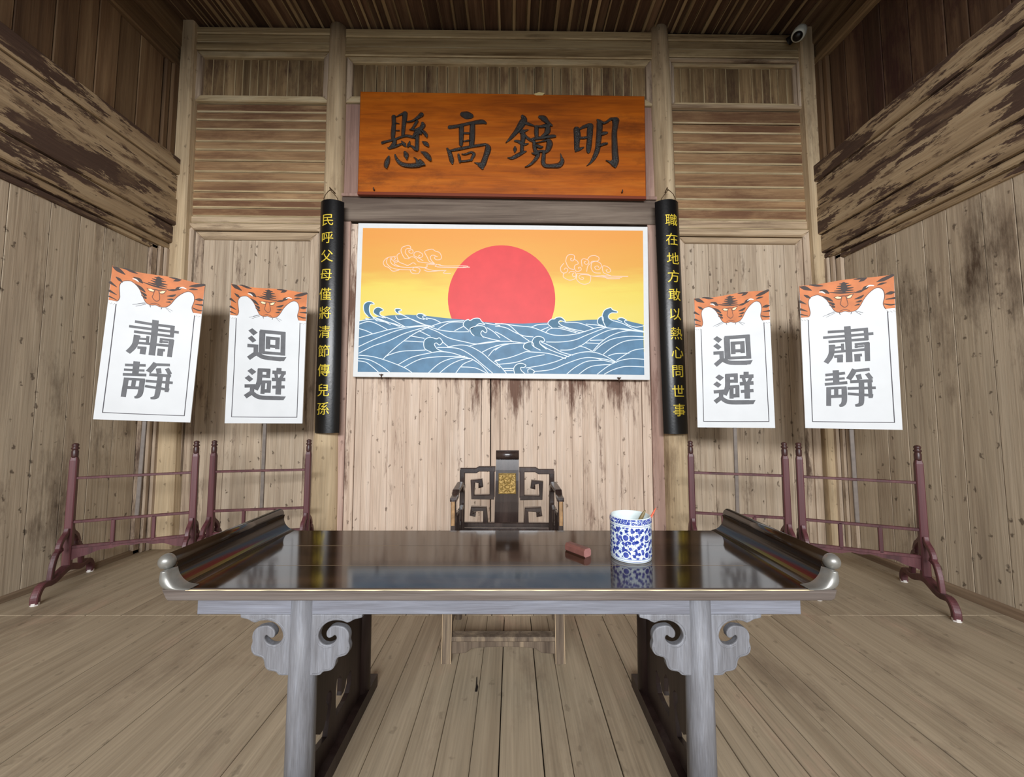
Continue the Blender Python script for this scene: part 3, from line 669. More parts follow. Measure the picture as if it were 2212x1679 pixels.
crR = [[(560,1085),(515,1040),(545,1000),(580,995),(600,980),(650,980),(690,1025),(640,1010),(620,1030),(650,1060),(700,1080)],
 [(1085,1080),(1050,1000),(1050,950),(1075,905),(1130,885),(1150,905),(1195,920),(1190,935),(1140,935),(1110,960),(1115,990),(1160,1015)],
 [(1070,1070),(1005,1040),(1010,990),(1050,970),(1060,1010)], [(1240,1020),(1200,1000),(1215,985),(1250,985),(1290,1010),(1270,1010),(1270,1030),(1300,1050)],
 [(440,1300),(370,1260),(360,1220),(380,1180),(420,1165),(470,1180),(480,1215),(440,1210),(440,1240),(500,1290)],
 [(340,1310),(280,1280),(285,1240),(330,1220),(365,1225),(380,1265)], [(190,1530),(180,1480),(210,1440),(260,1430),(300,1450),(280,1470),(250,1470),(255,1500),(290,1530)],
 [(320,1520),(320,1490),(350,1485),(385,1510),(370,1525)]]
cr = B(); ln = B(); LW = 0.95
lvl = [0.0036]
def line(bb, pts, w=LW, sm=True):
    pts = smooth_path(pts, 6) if sm else pts
    lvl[0] += 0.000004
    ribbon(bb, [(a, b, w) for a, b in pts], fA, lvl[0], bev=0.9)
for src, f_ in ((crL, cL), (crR, cR)):
    for poly in src:
        q = smooth_path([f_(p) for p in poly], 4)
        flat_poly(cr, q, fA, 0.0032); line(ln, q, sm=False)
LL = [[(160,1180),(300,1140),(500,1090),(700,1065),(830,1060)],[(160,1265),(300,1200),(500,1120),(650,1080),(820,1065)],[(160,1330),(300,1260),(450,1210),(600,1140),(760,1090),(860,1070)],
 [(400,1385),(500,1290),(600,1210),(720,1130),(860,1070),(1000,1025),(1190,1010)],[(330,1010),(500,1040),(600,1075)],[(300,975),(430,1020),(560,1070)],[(390,965),(480,1000),(610,1070)],
 [(165,1045),(250,1020),(330,1040),(440,1100)],[(165,1090),(230,1110),(295,1140)],[(165,1015),(260,1000),(350,1000),(470,1050)],
 [(520,965),(550,1000),(650,990),(780,1040),(940,1100),(1100,1120),(1240,1120)],[(560,940),(700,1010),(800,1050),(900,1070)],[(820,985),(900,1000),(960,1030)],
 [(940,1090),(1050,1030),(1180,1025)],[(1100,1110),(1190,1065)],[(750,1110),(860,1165)],[(660,1160),(800,1185)],[(600,1210),(790,1220)],[(830,1080),(930,1120),(1040,1180),(1200,1220),(1330,1240),(1543,1210)],
 [(420,1360),(560,1315),(700,1305),(810,1300)],[(550,1440),(680,1370),(850,1330),(960,1315),(1080,1330),(1200,1370),(1270,1390),(1360,1450),(1430,1530)],
 [(600,1470),(760,1390),(950,1365),(1200,1360)],[(160,1350),(300,1365),(450,1410),(600,1470),(680,1520)],[(150,1380),(260,1395),(370,1450),(460,1515)],[(150,1405),(230,1420),(300,1470),(350,1515)],
 [(840,1525),(950,1430),(1080,1380),(1220,1370)],[(950,1525),(1060,1440),(1180,1390),(1250,1385)],[(1110,1525),(1180,1440),(1270,1400)],[(1160,1465),(1300,1475),(1410,1525)],
 [(930,1275),(1040,1275),(1150,1290),(1260,1350),(1370,1440),(1470,1525)],[(1030,1270),(1150,1250),(1250,1265),(1370,1330),(1450,1400),(1543,1470)],[(980,1220),(1040,1270)],
 [(1380,1170),(1450,1190),(1543,1210)],[(1250,1255),(1400,1225),(1543,1210)],[(1370,1320),(1450,1280),(1543,1250)],[(1430,1360),(1480,1300),(1543,1270)],[(1400,1035),(1543,1060)],[(1415,1080),(1480,1120),(1543,1180)],[(1490,1410),(1543,1400)]]
RR = [[(0,1040),(100,1045),(200,1060),(350,1075),(450,1110),(560,1150),(680,1155),(800,1140),(900,1110),(1000,1080),(1090,1075)],
 [(0,1065),(100,1080),(200,1130),(280,1160),(370,1170)],[(0,1120),(60,1150),(140,1200),(180,1220)],[(60,1040),(140,1060),(230,1140),(330,1210)],
 [(0,1215),(150,1215),(300,1235)],[(0,1260),(100,1240),(300,1230)],[(0,1300),(60,1260),(150,1235)],
 [(350,1075),(420,1050),(510,1045)],[(450,1105),(520,1075)],[(490,1130),(540,1090),(640,1090),(790,1130)],[(650,1060),(740,1090),(880,1120)],[(690,1030),(800,1030),(900,1060),(970,1090)],[(620,1070),(720,1095),(830,1130)],
 [(890,1045),(1000,1055),(1080,1075)],[(500,1220),(640,1220),(780,1200),(900,1150),(1080,1080)],[(640,1300),(740,1295),(850,1250),(950,1180),(1100,1110),(1240,1090),(1390,1110),(1460,1120)],
 [(450,1220),(560,1270),(650,1320),(760,1350)],[(440,1240),(520,1290),(620,1330),(720,1365)],[(300,1315),(500,1330),(620,1360),(690,1385)],
 [(0,1400),(150,1370),(300,1315)],[(20,1440),(200,1420),(350,1370),(480,1345)],
 [(300,1475),(450,1450),(600,1410),(740,1350),(860,1320),(960,1320),(1060,1350),(1180,1415)],[(380,1510),(550,1490),(700,1430),(850,1380),(960,1375),(1060,1400),(1170,1425)],[(960,1375),(1080,1390),(1190,1420)],
 [(700,1535),(780,1470),(900,1410),(1060,1400)],[(820,1535),(940,1460),(1130,1440)],
 [(955,1310),(1040,1220),(1150,1150),(1300,1110),(1460,1125)],[(970,1310),(1050,1240),(1150,1190),(1300,1165),(1460,1170)],[(1060,1340),(1150,1270),(1280,1210),(1460,1195)],[(890,1230),(1020,1235)],[(930,1205),(1070,1200)],[(820,1260),(880,1275),(950,1310)],
 [(1190,1400),(1280,1340),(1360,1300),(1460,1285)],[(1110,1355),(1180,1335),(1310,1330)],[(1000,1535),(1100,1460),(1200,1410),(1320,1385),(1460,1390)],[(1070,1535),(1160,1490),(1280,1460),(1460,1465)],
 [(1150,1010),(1250,1040),(1350,1090),(1450,1115)],[(1040,1055),(1090,1080),(1200,1090),(1340,1110)],[(1290,1050),(1380,1075),(1460,1060)],[(0,1410),(60,1470),(110,1530)],[(80,1480),(180,1480)],[(90,1500),(170,1500)]]
for l in LL: line(ln, [cL(p) for p in l])
for l in RR: line(ln, [cR(p) for p in l])
cr.obj('wave_crests', 'crest', pt)['kind'] = 'stuff'
ln.obj('wave_lines', 'wave_line', pt)['kind'] = 'stuff'
CL = [[(640,275),(590,290),(573,325),(590,370),(610,400),(650,405),(640,380),(615,345),(625,310),(660,305),(690,325),(685,350),(655,345),(650,325),(668,320)],[(640,272),(665,285),(668,303)],
 [(560,350),(535,370),(540,410),(560,440),(600,455),(640,470),(690,445),(720,460)],[(520,380),(490,385),(480,410),(500,420),(520,400),(505,395)],[(480,385),(440,395),(410,420),(400,450),(420,480),(450,490),(490,525),(540,520),(560,510)],
 [(440,400),(430,440),(460,480),(500,500),(560,510),(700,515)],[(470,395),(470,430),(490,460),(540,480),(640,490),(750,485),(830,495)],[(500,430),(520,440),(545,430),(520,425),(510,455),(560,480)],
 [(650,400),(680,385),(720,400),(740,430),(780,440),(860,450),(930,460),(960,465)],[(700,375),(705,345),(740,335),(780,355),(785,380),(760,395),(745,380),(760,370)],[(700,375),(740,395),(790,425)],
 [(810,355),(805,335),(830,320),(880,312),(910,330),(950,345),(970,385),(960,410),(920,415),(900,395),(915,380),(930,385)],[(810,355),(830,390),(850,430),(900,450)],[(860,385),(880,370),(910,375)],[(860,385),(870,420),(900,450)],
 [(930,460),(1000,475),(1210,475),(1190,490),(930,485),(920,465)],[(1180,487),(1245,487)],[(660,510),(680,545),(740,550),(760,515),(740,495),(700,490),(690,515),(720,525)],
 [(750,485),(800,490),(830,480),(830,460),(900,465)],[(800,515),(850,530),(1000,520),(990,545),(1060,550)],[(810,500),(900,520),(1015,520)]]
CR = [[(690,430),(700,385),(730,362),(770,370),(775,400),(760,425),(740,420),(740,400),(750,405)],[(690,430),(705,470),(730,500),(770,510)],[(775,410),(805,430),(810,455),(780,470),(775,500),(800,530),(840,515),(835,490),(815,490),(820,505)],
 [(670,450),(640,490),(645,530),(670,545),(700,535),(710,510),(690,495),(675,510)],[(670,545),(665,580),(690,600),(730,615),(780,600),(800,550)],[(720,545),(740,530),(780,535),(790,570),(765,580),(755,555),(770,545)],
 [(800,565),(795,600),(820,635),(870,655),(920,640),(935,600),(925,570),(870,560),(830,565),(820,590),(850,610),(865,595),(845,585)],[(850,480),(845,420),(870,405),(910,420),(915,445),(890,460),(870,440),(885,430)],
 [(905,410),(930,380),(980,375),(1015,395),(1005,425),(950,430),(935,445)],[(940,460),(950,440),(990,430),(1030,450),(1040,480),(1015,510),(985,510),(975,485),(1000,475),(1015,490)],
 [(940,460),(940,500),(970,540),(1030,545)],[(895,530),(905,480),(930,450)],[(1050,510),(1055,475),(1090,480),(1120,500),(1130,525),(1105,540),(1085,520),(1100,510)],[(1050,510),(1065,545),(1130,570)],
 [(800,550),(900,555),(950,575),(1040,570),(1130,575),(1300,578)],[(950,575),(1060,585),(1110,600),(1220,600)],[(1030,570),(1130,590),(1240,590)]]
for src, f_ in ((CL, cL), (CR, cR)):
    bb = B()
    for l in src: line(bb, [f_(p) for p in l], 0.8)
    bb.obj('cloud_outline', 'cloud_line', pt)['kind'] = 'stuff'
for px in ((824, 814), (1337, 821)):
    p = onY(*px, YA - 0.004); bb = B(); u = 4.3 / F
    bb.tube([p + Vector((-4 * u, -.004, 5 * u)), p + Vector((0, -.008, 3 * u)), p + Vector((4 * u, -.004, 5 * u))], 0.006, 6)
    bb.tube([p + Vector((0, -.004, 6 * u)), p + Vector((0, -.006, -2 * u)), p + Vector((1 * u, -0.0, -6 * u))], [0.006, 0.009, 0.008], 6)
    bb.obj('clip', 'nail', pt)

# ------------------------------------------------------------------ couplet boards (black half-round, gold characters)
def glyph(ch, bold=0.012):
    cu = bpy.data.curves.new('glyph', 'FONT'); cu.body = ch; cu.size = 1.0; cu.extrude = 0.02; cu.offset = bold
    cu.align_x = 'CENTER'; cu.resolution_u = 3
    o = bpy.data.objects.new('glyph', cu); COL.objects.link(o)
    dg = bpy.context.evaluated_depsgraph_get(); dg.update()
    me = bpy.data.meshes.new_from_object(o.evaluated_get(dg), depsgraph=dg)
    bpy.data.objects.remove(o); bpy.data.curves.remove(cu)
    bm = bmesh.new(); bm.from_mesh(me)
    for k in range(-7, 8):
        bmesh.ops.bisect_plane(bm, geom=bm.verts[:] + bm.edges[:] + bm.faces[:], plane_co=(k * 0.075, 0, 0), plane_no=(1, 0, 0))
    bm.to_mesh(me); bm.free()
    xs = [v.co.x for v in me.vertices]; ys = [v.co.y for v in me.vertices]
    v = [(q.co.x - (min(xs) + max(xs)) / 2, q.co.y - (min(ys) + max(ys)) / 2, q.co.z) for q in me.vertices]
    f = [tuple(p.vertices) for p in me.polygons]; bpy.data.meshes.remove(me)
    return v, f
def couplet(label, top, bot, chars, pts, ox, dx):
    yF = 4.275; R = 0.165; YC = yF + R
    zt_, zb_ = onY(*top, yF).z, onY(*bot, yF).z
    xt, xb = onY(*top, yF).x, onY(*bot, yF).x
    axis = lambda z: xb + (xt - xb) * (z - zb_) / (zt_ - zb_)
    root = thing('couplet_board', label, 'couplet board', (xb, YC, zb_), 'black couplet boards on the two columns')
    A = math.radians(56); n = 20; v = []
    for k in range(13):
        z = zb_ + (zt_ - zb_) * k / 12
        for r in (R, R - 0.018):
            for i in range(n + 1):
                a = -A + 2 * A * i / n; v.append((axis(z) + r * math.sin(a), YC - r * math.cos(a), z))
    m = n + 1; f = []
    for k in range(12):
        o0, o1 = k * 2 * m, (k + 1) * 2 * m
        for i in range(n):
            f.append((o0 + i, o0 + i + 1, o1 + i + 1, o1 + i)); f.append((o0 + m + i, o1 + m + i, o1 + m + i + 1, o0 + m + i + 1))
        f.append((o0, o1, o1 + m, o0 + m)); f.append((o0 + n, o0 + m + n, o1 + m + n, o1 + n))
    for o0 in (0, 12 * 2 * m):
        for i in range(n): f.append((o0 + i, o0 + m + i, o0 + m + i + 1, o0 + i + 1))
    bd = mesh('board', v, f, 'black', root, smooth=False)
    for p in bd.data.polygons: p.use_smooth = True
    try: bd.data.set_sharp_from_angle(angle=math.radians(35))
    except Exception: pass
    for ch, (cx_, cy_) in zip(chars, pts):
        px = (ox + cx_ / 2.89 , 380 + cy_ / 2.895)
        c = onY(px[0], px[1], yF); s = 0.150
        gv, gf = glyph(ch, 0.0)
        vv = []
        for (gx, gy, gz) in gv:
            X = (c.x - axis(c.z)) + gx * s; z = c.z + gy * s
            a = math.asin(max(-0.8, min(0.8, X / R))); rr = R + 0.0015 + (gz + 0.02) * 0.08
            vv.append((axis(z) + rr * math.sin(a), YC - rr * math.cos(a), z))
        mesh('character', vv, gf, 'gold', root)
    bb = B(); zz = zt_; X = xt
    bb.tube([(X - 0.085, yF + 0.05, zz - 0.02), (X - 0.075, yF + 0.02, zz + 0.02), (X - 0.05, yF + 0.0, zz + 0.05), (X - 0.02, yF, zz + 0.09), (X - dx * 0.0, yF + 0.03, zz + 0.135),
             (X + 0.02, yF, zz + 0.09), (X + 0.05, yF + 0.0, zz + 0.06), (X + 0.08, yF + 0.02, zz + 0.02), (X + 0.085, yF + 0.05, zz - 0.02)], 0.0045, 6)
    bb.tube([(X, yF + 0.02, zz + 0.11), (X - 0.01, yF + 0.01, zz + 0.145), (X + 0.005, 4.40, zz + 0.14)], 0.006, 6)
    bb.obj('hanging_wire', 'wire', root)
couplet('black half-round board on the left column, gold characters starting 民呼父母', (712, 430), (699.5, 936), '民呼父母僅將清節傳兒孫',
        [(137,275),(135,385),(132,500),(126,618),(120,738),(119,855),(115,975),(112,1095),(110,1215),(108,1340),(106,1455)], 660, 1)
couplet('black half-round board on the right column, gold characters starting 職在地方', (1445, 430), (1466, 938), '職在地方敢以熱心問世事',
        [(147,275),(150,395),(157,515),(160,628),(167,742),(172,865),(178,985),(186,1105),(187,1222),(190,1345),(197,1465)], 1400, -1)

# ------------------------------------------------------------------ racks (racks for the boards)
HT, H1, H2, H3 = 1.241, 0.934, 0.552, 0.335
POSTS = {'1': ((-3.890, 3.468), (-3.091, 3.812)), '2': ((-2.949, 3.855), (-2.089, 4.003)),
         '3': ((1.742, 3.801), (2.518, 3.600)), '4': ((2.622, 3.562), (3.371, 3.238))}
def make_rack(key, label):
    a, b = Vector(POSTS[key][0]), Vector(POSTS[key][1]); c = (a + b) / 2
    u = (b - a).normalized(); nv = Vector((u.y, -u.x))            # towards viewer
    if nv.y > 0: nv = -nv
    L = (b - a).length / 2
    root = thing('display_rack', label, 'rack', (c.x, c.y, 0), 'dark red wooden racks that carry the four boards')
    P = lambda s, w, z: Vector((c.x + u.x * s + nv.x * w, c.y + u.y * s + nv.y * w, z))
    UP = Vector((u.x, u.y, 0))
    for sg in (-1, 1):
        s = sg * L
        bb = B(); bb.tube([P(s, 0, 0.15), P(s, 0, 0.45), P(s, 0, 1.09), P(s, 0, 1.12)], [1, 1, 0.92, 0.7], sq=(0.028, 0.024), up=Vector((-nv.x, -nv.y, 0)))
        post = bb.obj('post', 'rack', root)
        bb = B(); bb.lathe([(0.021, 1.115), (0.024, 1.13), (0.024, 1.17), (0.020, 1.178), (0.020, 1.186), (0.027, 1.192), (0.027, 1.2), (0.018, 1.208), (0.022, 1.216), (0.024, 1.228), (0.018, 1.238), (0.0, 1.243)],
                           P(s, 0, 0) , 12)
        bb.obj('finial', 'rack_dark', post, smooth=True)
        # arched foot running front to back
        bb = B(); path = smooth_path([(-0.36, 0.012), (-0.355, 0.07), (-0.30, 0.125), (-0.18, 0.115), (0.0, 0.165), (0.18, 0.115), (0.30, 0.125), (0.355, 0.07), (0.36, 0.012)], 5)
        rad = [0.9 + 0.25 * math.cos(w * 5) ** 2 for w, z in path]
        bb.tube([P(s, w, z) for w, z in path], rad, sq=(0.024, 0.026), up=UP)
        foot = bb.obj('foot', 'rack', root)
        for w in (-0.36, 0.36):
            bb = B(); bb.tube([P(s, w, 0.0), P(s, w, 0.022)], [0.026, 0.026], 8); bb.obj('foot_pad', 'pad', foot)
        for w in (-1, 1):
            bb = B(); path = smooth_path([(0.025, 0.50), (0.045, 0.46), (0.10, 0.415), (0.125, 0.365), (0.11, 0.345), (0.15, 0.325), (0.185, 0.25), (0.20, 0.17), (0.205, 0.125)], 4)
            bb.tube([P(s, w * q, z) for q, z in path], 1.0, sq=(0.019, 0.017), up=UP)
            bb.obj('bracket', 'rack', root)
    for z, h in ((H1, 0.011), (H2, 0.012), (H3, 0.013)):
        bb = B(); bb.tube([P(-L, 0, z), P(L, 0, z)], 1.0, sq=(0.012, h), up=Vector((0, 0, 1))); bb.obj('rail', 'rack', root)
    for f in (-0.30, 0.30):
        bb = B(); bb.tube([P(f * L * 1.1, 0, H3), P(f * L * 1.1, 0, H2)], 1.0, sq=(0.014, 0.012), up=Vector((-nv.x, -nv.y, 0))); bb.obj('baluster', 'rack', root)
    bb = B(); n = 24; pts = [(-L, H3 - 0.01), (L, H3 - 0.01)]
    for i in range(n + 1):
        f = 1 - 2 * i / n; q = abs(f); d = 0.10 * q ** 2.2 + 0.018 + 0.006 * math.cos(q * 18)
        pts.append((f * L, H3 - 0.01 - d))
    bb.prism(pts, lambda p, z, d: P(p, 0.008 - d, z), 0.016); bb.obj('apron', 'rack', root)
    return root, c, u, nv, L, P
RK = {k: make_rack(k, l) for k, l in (
    ('1', 'dark red rack under the leftmost board, beside the left wall'),
    ('2', 'dark red rack half hidden behind the left end of the table'),
    ('3', 'dark red rack half hidden behind the right end of the table'),
    ('4', 'dark red rack under the rightmost board, beside the right wall'))}

# ------------------------------------------------------------------ sign boards
def on_plane(px, p0, n):
    r = ray(*px); t = (Vector(p0) - Vector((0, 0, EYE))).dot(n) / r.dot(n); return r * t + Vector((0, 0, EYE))
BQ = {'1': ((243, 574), (443, 614), (411, 913), (201, 906)), '2': ((499.9, 612.8), (663.7, 632.4), (652.9, 915), (485.3, 914.6)),
      '3': ((1499.5, 644.7), (1660.5, 625.4), (1674.5, 924.9), (1507, 923.4)), '4': ((1726.6, 618.1), (1930.4, 592.2), (1949.7, 928.9), (1739.6, 924.9))}
def homog(src):
    """map from traced quad (TL,TR,BR,BL) to unit square"""
    (x0, y0), (x1, y1), (x2, y2), (x3, y3) = src
    dx1, dx2, dy1, dy2 = x1 - x2, x3 - x2, y1 - y2, y3 - y2; sx, sy = x0 - x1 + x2 - x3, y0 - y1 + y2 - y3
    den = dx1 * dy2 - dx2 * dy1; g = (sx * dy2 - dx2 * sy) / den; h = (dx1 * sy - sx * dy1) / den
    m = Matrix(((x1 - x0 + g * x1, x3 - x0 + h * x3, x0), (y1 - y0 + g * y1, y3 - y0 + h * y3, y0), (g, h, 1))).inverted()
    def f(p):
        v = m @ Vector((p[0], p[1], 1)); return (v.x / v.z, v.y / v.z)
    return f
U4 = homog(((1113, 172), (2033, 55), (2120, 1575), (1172, 1557)))
U3 = homog(((88, 292), (815, 205), (878, 1557), (122, 1550)))
TG_BODY = [(1113,172),(1250,155),(1400,140),(1500,130),(1560,125),(1640,100),(1760,85),(1900,65),(2033,55),(2047,385),(1955,395),(1935,365),(1930,335),(1943,270),(1930,215),(1895,190),(1850,195),(1790,240),(1740,300),(1700,370),(1660,410),(1600,425),(1555,418),(1510,430),(1460,420),(1420,370),(1370,300),(1310,264),(1270,262),(1220,285),(1200,330),(1212,400),(1218,440),(1200,475),(1130,482)]
TG_STR = [[(1118,180,3),(1165,192,14),(1230,215,3)],[(1160,262,3),(1190,276,9),(1218,292,3)],[(1120,325,9),(1180,350,2)],[(1125,400,8),(1190,420,2)],[(1130,450,5),(1195,465,2)],
 [(1310,215,3),(1360,225,13),(1398,245,3)],[(1210,160,3),(1280,168,8),(1340,172,2)],[(1335,272,2),(1390,298,10),(1435,322,3)],[(1395,328,2),(1440,350,9),(1455,352,2)],[(1405,360,2),(1450,378,7)],
 [(1400,235,2),(1520,240,6),(1650,232,2)],[(1450,222,2),(1540,218,8),(1635,212,2)],[(1470,195,2),(1550,198,8),(1635,188,2)],[(1480,175,2),(1545,174,8),(1615,163,2)],[(1500,153,2),(1545,150,7),(1590,146,2)],
 [(1540,148,12),(1545,190,18),(1545,225,10)],[(1690,132,2),(1730,110,10),(1765,94,3)],[(1640,110,2),(1700,100,6),(1760,88,2)],[(1865,132,2),(1930,108,12),(2025,66,8)],[(1720,215,2),(1755,190,12),(1795,168,2)],
 [(1650,238,2),(1700,225,8),(1750,205,2)],[(1950,252,2),(2000,240,11),(2040,232,4)],[(1955,302,2),(2040,290,7)],[(1940,347,3),(2000,356,5),(2045,350,3)],[(1650,300,2),(1700,285,8),(1735,262,3)],
 [(1660,330,2),(1700,322,7),(1720,312,2)],[(1650,362,2),(1690,352,6)],[(1870,165,2),(1910,150,7),(1960,140,2)]]
TG_OUT = [[(2047,385),(2000,393),(1955,395),(1935,365),(1930,335),(1943,270),(1930,215),(1895,190),(1850,195),(1790,240),(1740,300),(1700,370),(1660,410),(1600,425),(1555,418),(1510,430),(1460,420),(1420,370),(1370,300),(1310,264),(1270,262),(1220,285),(1200,330),(1212,400),(1218,440),(1200,475),(1130,482)]]
SU = [[(1388,622,15),(1548,613,15)],[(1548,613,15),(1770,592,16)],[(1343,677,14),(1560,660,15),(1832,636,15)],[(1395,718,15),(1780,690,15)],[(1757,580,20),(1767,702,18)],[(1577,565,29),(1590,740,29),(1597,915,29)],
 [(1425,745,26),(1425,820,26),(1408,870,26),(1370,922,24)],[(1400,760,14),(1460,758,14)],[(1450,775,12),(1545,765,12)],[(1440,818,14),(1600,802,14)],[(1530,735,14),(1535,805,14)],[(1450,862,15),(1535,852,15)],[(1507,850,26),(1507,918,26)],
 [(1650,742,13),(1790,728,13)],[(1665,740,12),(1665,778,12)],[(1650,768,11),(1740,758,11)],[(1600,805,15),(1795,788,15)],[(1770,725,24),(1776,905,22)],[(1645,850,15),(1720,845,15)],[(1675,850,26),(1677,908,26)]]
JI = [[(1465,995,28),(1472,1130,28)],[(1365,1042,15),(1555,1022,15)],[(1363,1087,13),(1552,1073,13)],[(1360,1132,16),(1577,1115,16)],[(1397,1160,22),(1397,1342,22)],[(1375,1172,14),(1570,1162,14)],[(1547,1160,24),(1549,1290,24),(1530,1330,20),(1500,1340,12)],
 [(1400,1252,17),(1560,1245,17)],[(1470,1165,19),(1470,1250,19)],[(1650,985,25),(1625,1030,25),(1590,1082,25)],[(1630,1003,16),(1795,985,16)],[(1683,1035,24),(1700,1085,22)],[(1770,1025,20),(1812,1080,20)],
 [(1605,1107,17),(1825,1096,17)],[(1795,1100,18),(1806,1265,18)],[(1580,1172,15),(1855,1165,15)],[(1582,1223,14),(1830,1240,15)],[(1715,1100,24),(1716,1290,24),(1700,1328,20),(1655,1338,12)]]
HU_P = [[(270,685),(305,658),(357,690),(320,724)],[(270,755),(305,727),(350,765),(318,792)],[(655,890),(632,932),(560,938),(560,898)]]
HU = [[(272,824,16),(372,818,16)],[(350,815,20),(354,885,20)],[(356,885,20),(290,942,20)],[(345,880,18),(400,905,20),(450,917,20),(600,917,20)],[(400,668,26),(410,885,26)],[(378,674,17),(622,658,17)],[(603,645,21),(617,878,21)],[(420,872,14),(635,862,14)],
 [(459,712,20),(465,832,20)],[(441,727,15),(572,720,15)],[(552,706,19),(557,822,19)],[(445,802,15),(577,798,15)]]
BI_P = [[(290,1060),(325,1031),(374,1061),(336,1094)],[(270,1128),(305,1099),(350,1131),(318,1161)],[(682,1283),(660,1322),(590,1324),(590,1284)]]
BI = [[(275,1202,16),(375,1194,16)],[(345,1195,19),(347,1258,19)],[(350,1255,20),(288,1302,20)],[(345,1258,18),(390,1290,20),(450,1304,20),(620,1303,20)],[(407,1030,22),(407,1150,22),(380,1232,20)],[(388,1043,17),(507,1036,17)],[(488,1028,18),(490,1112,17)],[(405,1098,15),(507,1095,15)],
 [(447,1142,18),(447,1268,18)],[(430,1153,14),(522,1147,14)],[(503,1142,18),(505,1255,18)],[(445,1241,17),(522,1236,17)],[(590,1005,22),(590,1052,22)],[(528,1052,17),(662,1047,17)],[(562,1060,15),(574,1108,15)],[(636,1060,15),(614,1108,15)],[(528,1123,17),(662,1114,17)],[(538,1198,15),(662,1188,15)],[(598,1115,24),(602,1268,24)]]
WK = [1.0]
def sign(key, label, chars):
    root, c, u, nv, L, P = RK[key]; n3 = Vector((nv.x, nv.y, 0)); p0 = Vector((c.x, c.y, 0)) + n3 * 0.02
    q = [on_plane(p, p0, n3) for p in BQ[key]]                   # TL TR BR BL
    mid = (q[2] + q[3]) / 2
    th = thing('sign_board', label, 'sign', tuple(mid), 'white placards with painted tigers')
    def F(uu, vv, d=0.0):
        a = q[0].lerp(q[1], uu); b = q[3].lerp(q[2], uu); return a.lerp(b, vv) + n3 * d
    TH = 0.018
    wav = [(i / 24, 0.006 * math.sin(i / 24 * math.pi * 2.2) + 0.004) for i in range(1, 24)] if key != '4' else [(i / 24, 0.004 * math.sin(i / 24 * 9)) for i in range(1, 24)]
    outl = [(0, 0)] + wav + [(1, 0), (1, 1), (0, 1)]
    bb = B(); bb.prism(outl, lambda a, b, d: F(a, b, -d), TH, 0); bb.obj('panel', 'board_white', th)
    W4 = ((q[1] - q[0]).length + (q[2] - q[3]).length) / 2 ; HH = (q[3] - q[0]).length
    su = 1.0 / 940.0                                             # traced px -> u
    def tr(Uf, pts):  # strokes keep their width: convert to metric space
        out = []
        for p in pts:
            a, b = Uf(p[:2]); out.append((a * W4, b * HH) + ((p[2] * W4 * WK[0] / (940.0 if Uf is U4 else 740.0),) if len(p) > 2 else ()))
        return out
    G = lambda a, b, d: F(a / W4, b / HH, d)
    # tiger: clip body top to the board outline
    body = []
    for p in TG_BODY:
        a, b = U4(p); a = min(1, max(0, a)); body.append((a, b))
    low = [p for p in body if p[1] > 0.12 or p[0] in (0, 1)]
    top_pts = [(1, 0)] + [(a, b) for a, b in reversed(wav)] + [(0, 0)]
    i0 = next(i for i, p in enumerate(TG_BODY) if p == (2047, 385))
    poly = [(min(1, max(0, U4(p)[0])), U4(p)[1]) for p in TG_BODY[i0:]]
    poly = smooth_path(poly, 3)
    poly = [(0, 0)] + wav + [(1, 0)] + [(min(1, max(0, a)), b) for a, b in poly]
    bb = B(); flat_poly(bb, [(a * W4, b * HH) for a, b in poly], G, 0.0012)
    tg = bb.obj('painted_tiger', 'tiger', th)
    bb = B(); k = [0.0018]; WK[0] = 1.9
    def put(B_, pts, cap=True, sm=True):
        k[0] += 0.000006; pts = smooth_path(pts, 4) if sm else pts
        pts = [(min(W4, max(0, a)), max(0.004, b), h) for a, b, h in pts]
        ribbon(B_, pts, G, k[0], bev=0.92, cap=cap)
    for s_ in TG_STR: put(bb, tr(U4, s_))
    bb.obj('stripes', 'stripe', tg)['kind'] = 'stuff'; WK[0] = 1.35
    bb = B()
    for s_ in TG_OUT: put(bb, tr(U4, [(a, b, 2.6) for a, b in s_]))
    for s_ in ([(1447,283,3),(1530,270,5),(1570,268,5),(1640,248,3)],[(1520,280,3),(1516,320,3),(1510,352,3),(1550,380,4),(1582,358,3),(1575,315,3),(1562,276,3)],[(1450,285,2),(1475,300,3),(1515,299,3),(1525,278,2)],
               [(1568,280,2),(1580,296,3),(1612,286,3),(1632,256,2)],[(1505,418,3),(1550,402,3),(1600,412,3)]): put(bb, tr(U4, s_))
    bb.obj('face_lines', 'outline', tg)['kind'] = 'stuff'
    bb = B()
    for s_ in ([(1304,232,3),(1332,231,7),(1360,245,3)],[(1762,186,3),(1795,168,7),(1835,170,4)]): put(bb, tr(U4, s_))
    flat_poly(bb, tr(U4, [(1130,483),(1200,478),(1203,505),(1185,498),(1178,512),(1160,500),(1150,514),(1134,500)]), G, 0.0022)
    flat_poly(bb, tr(U4, [(1955,396),(2047,387),(2050,418),(2030,412),(2018,428),(2000,414),(1985,428),(1968,412)]), G, 0.0022)
    bb.obj('ears_and_claws', 'claw', tg)['kind'] = 'stuff'
    bb = B()
    for pl_ in ([(1455,284),(1480,276),(1518,283),(1510,296),(1475,297)],[(1572,282),(1600,264),(1628,257),(1610,284),(1582,292)]): flat_poly(bb, tr(U4, pl_), G, 0.0024)
    bb.obj('eyes', 'eye', tg)['kind'] = 'stuff'
    bb = B()
    for e in ((1497, 286), (1595, 276)): put(bb, tr(U4, [(e[0] - 1, e[1], 5), (e[0] + 1, e[1], 5)]))
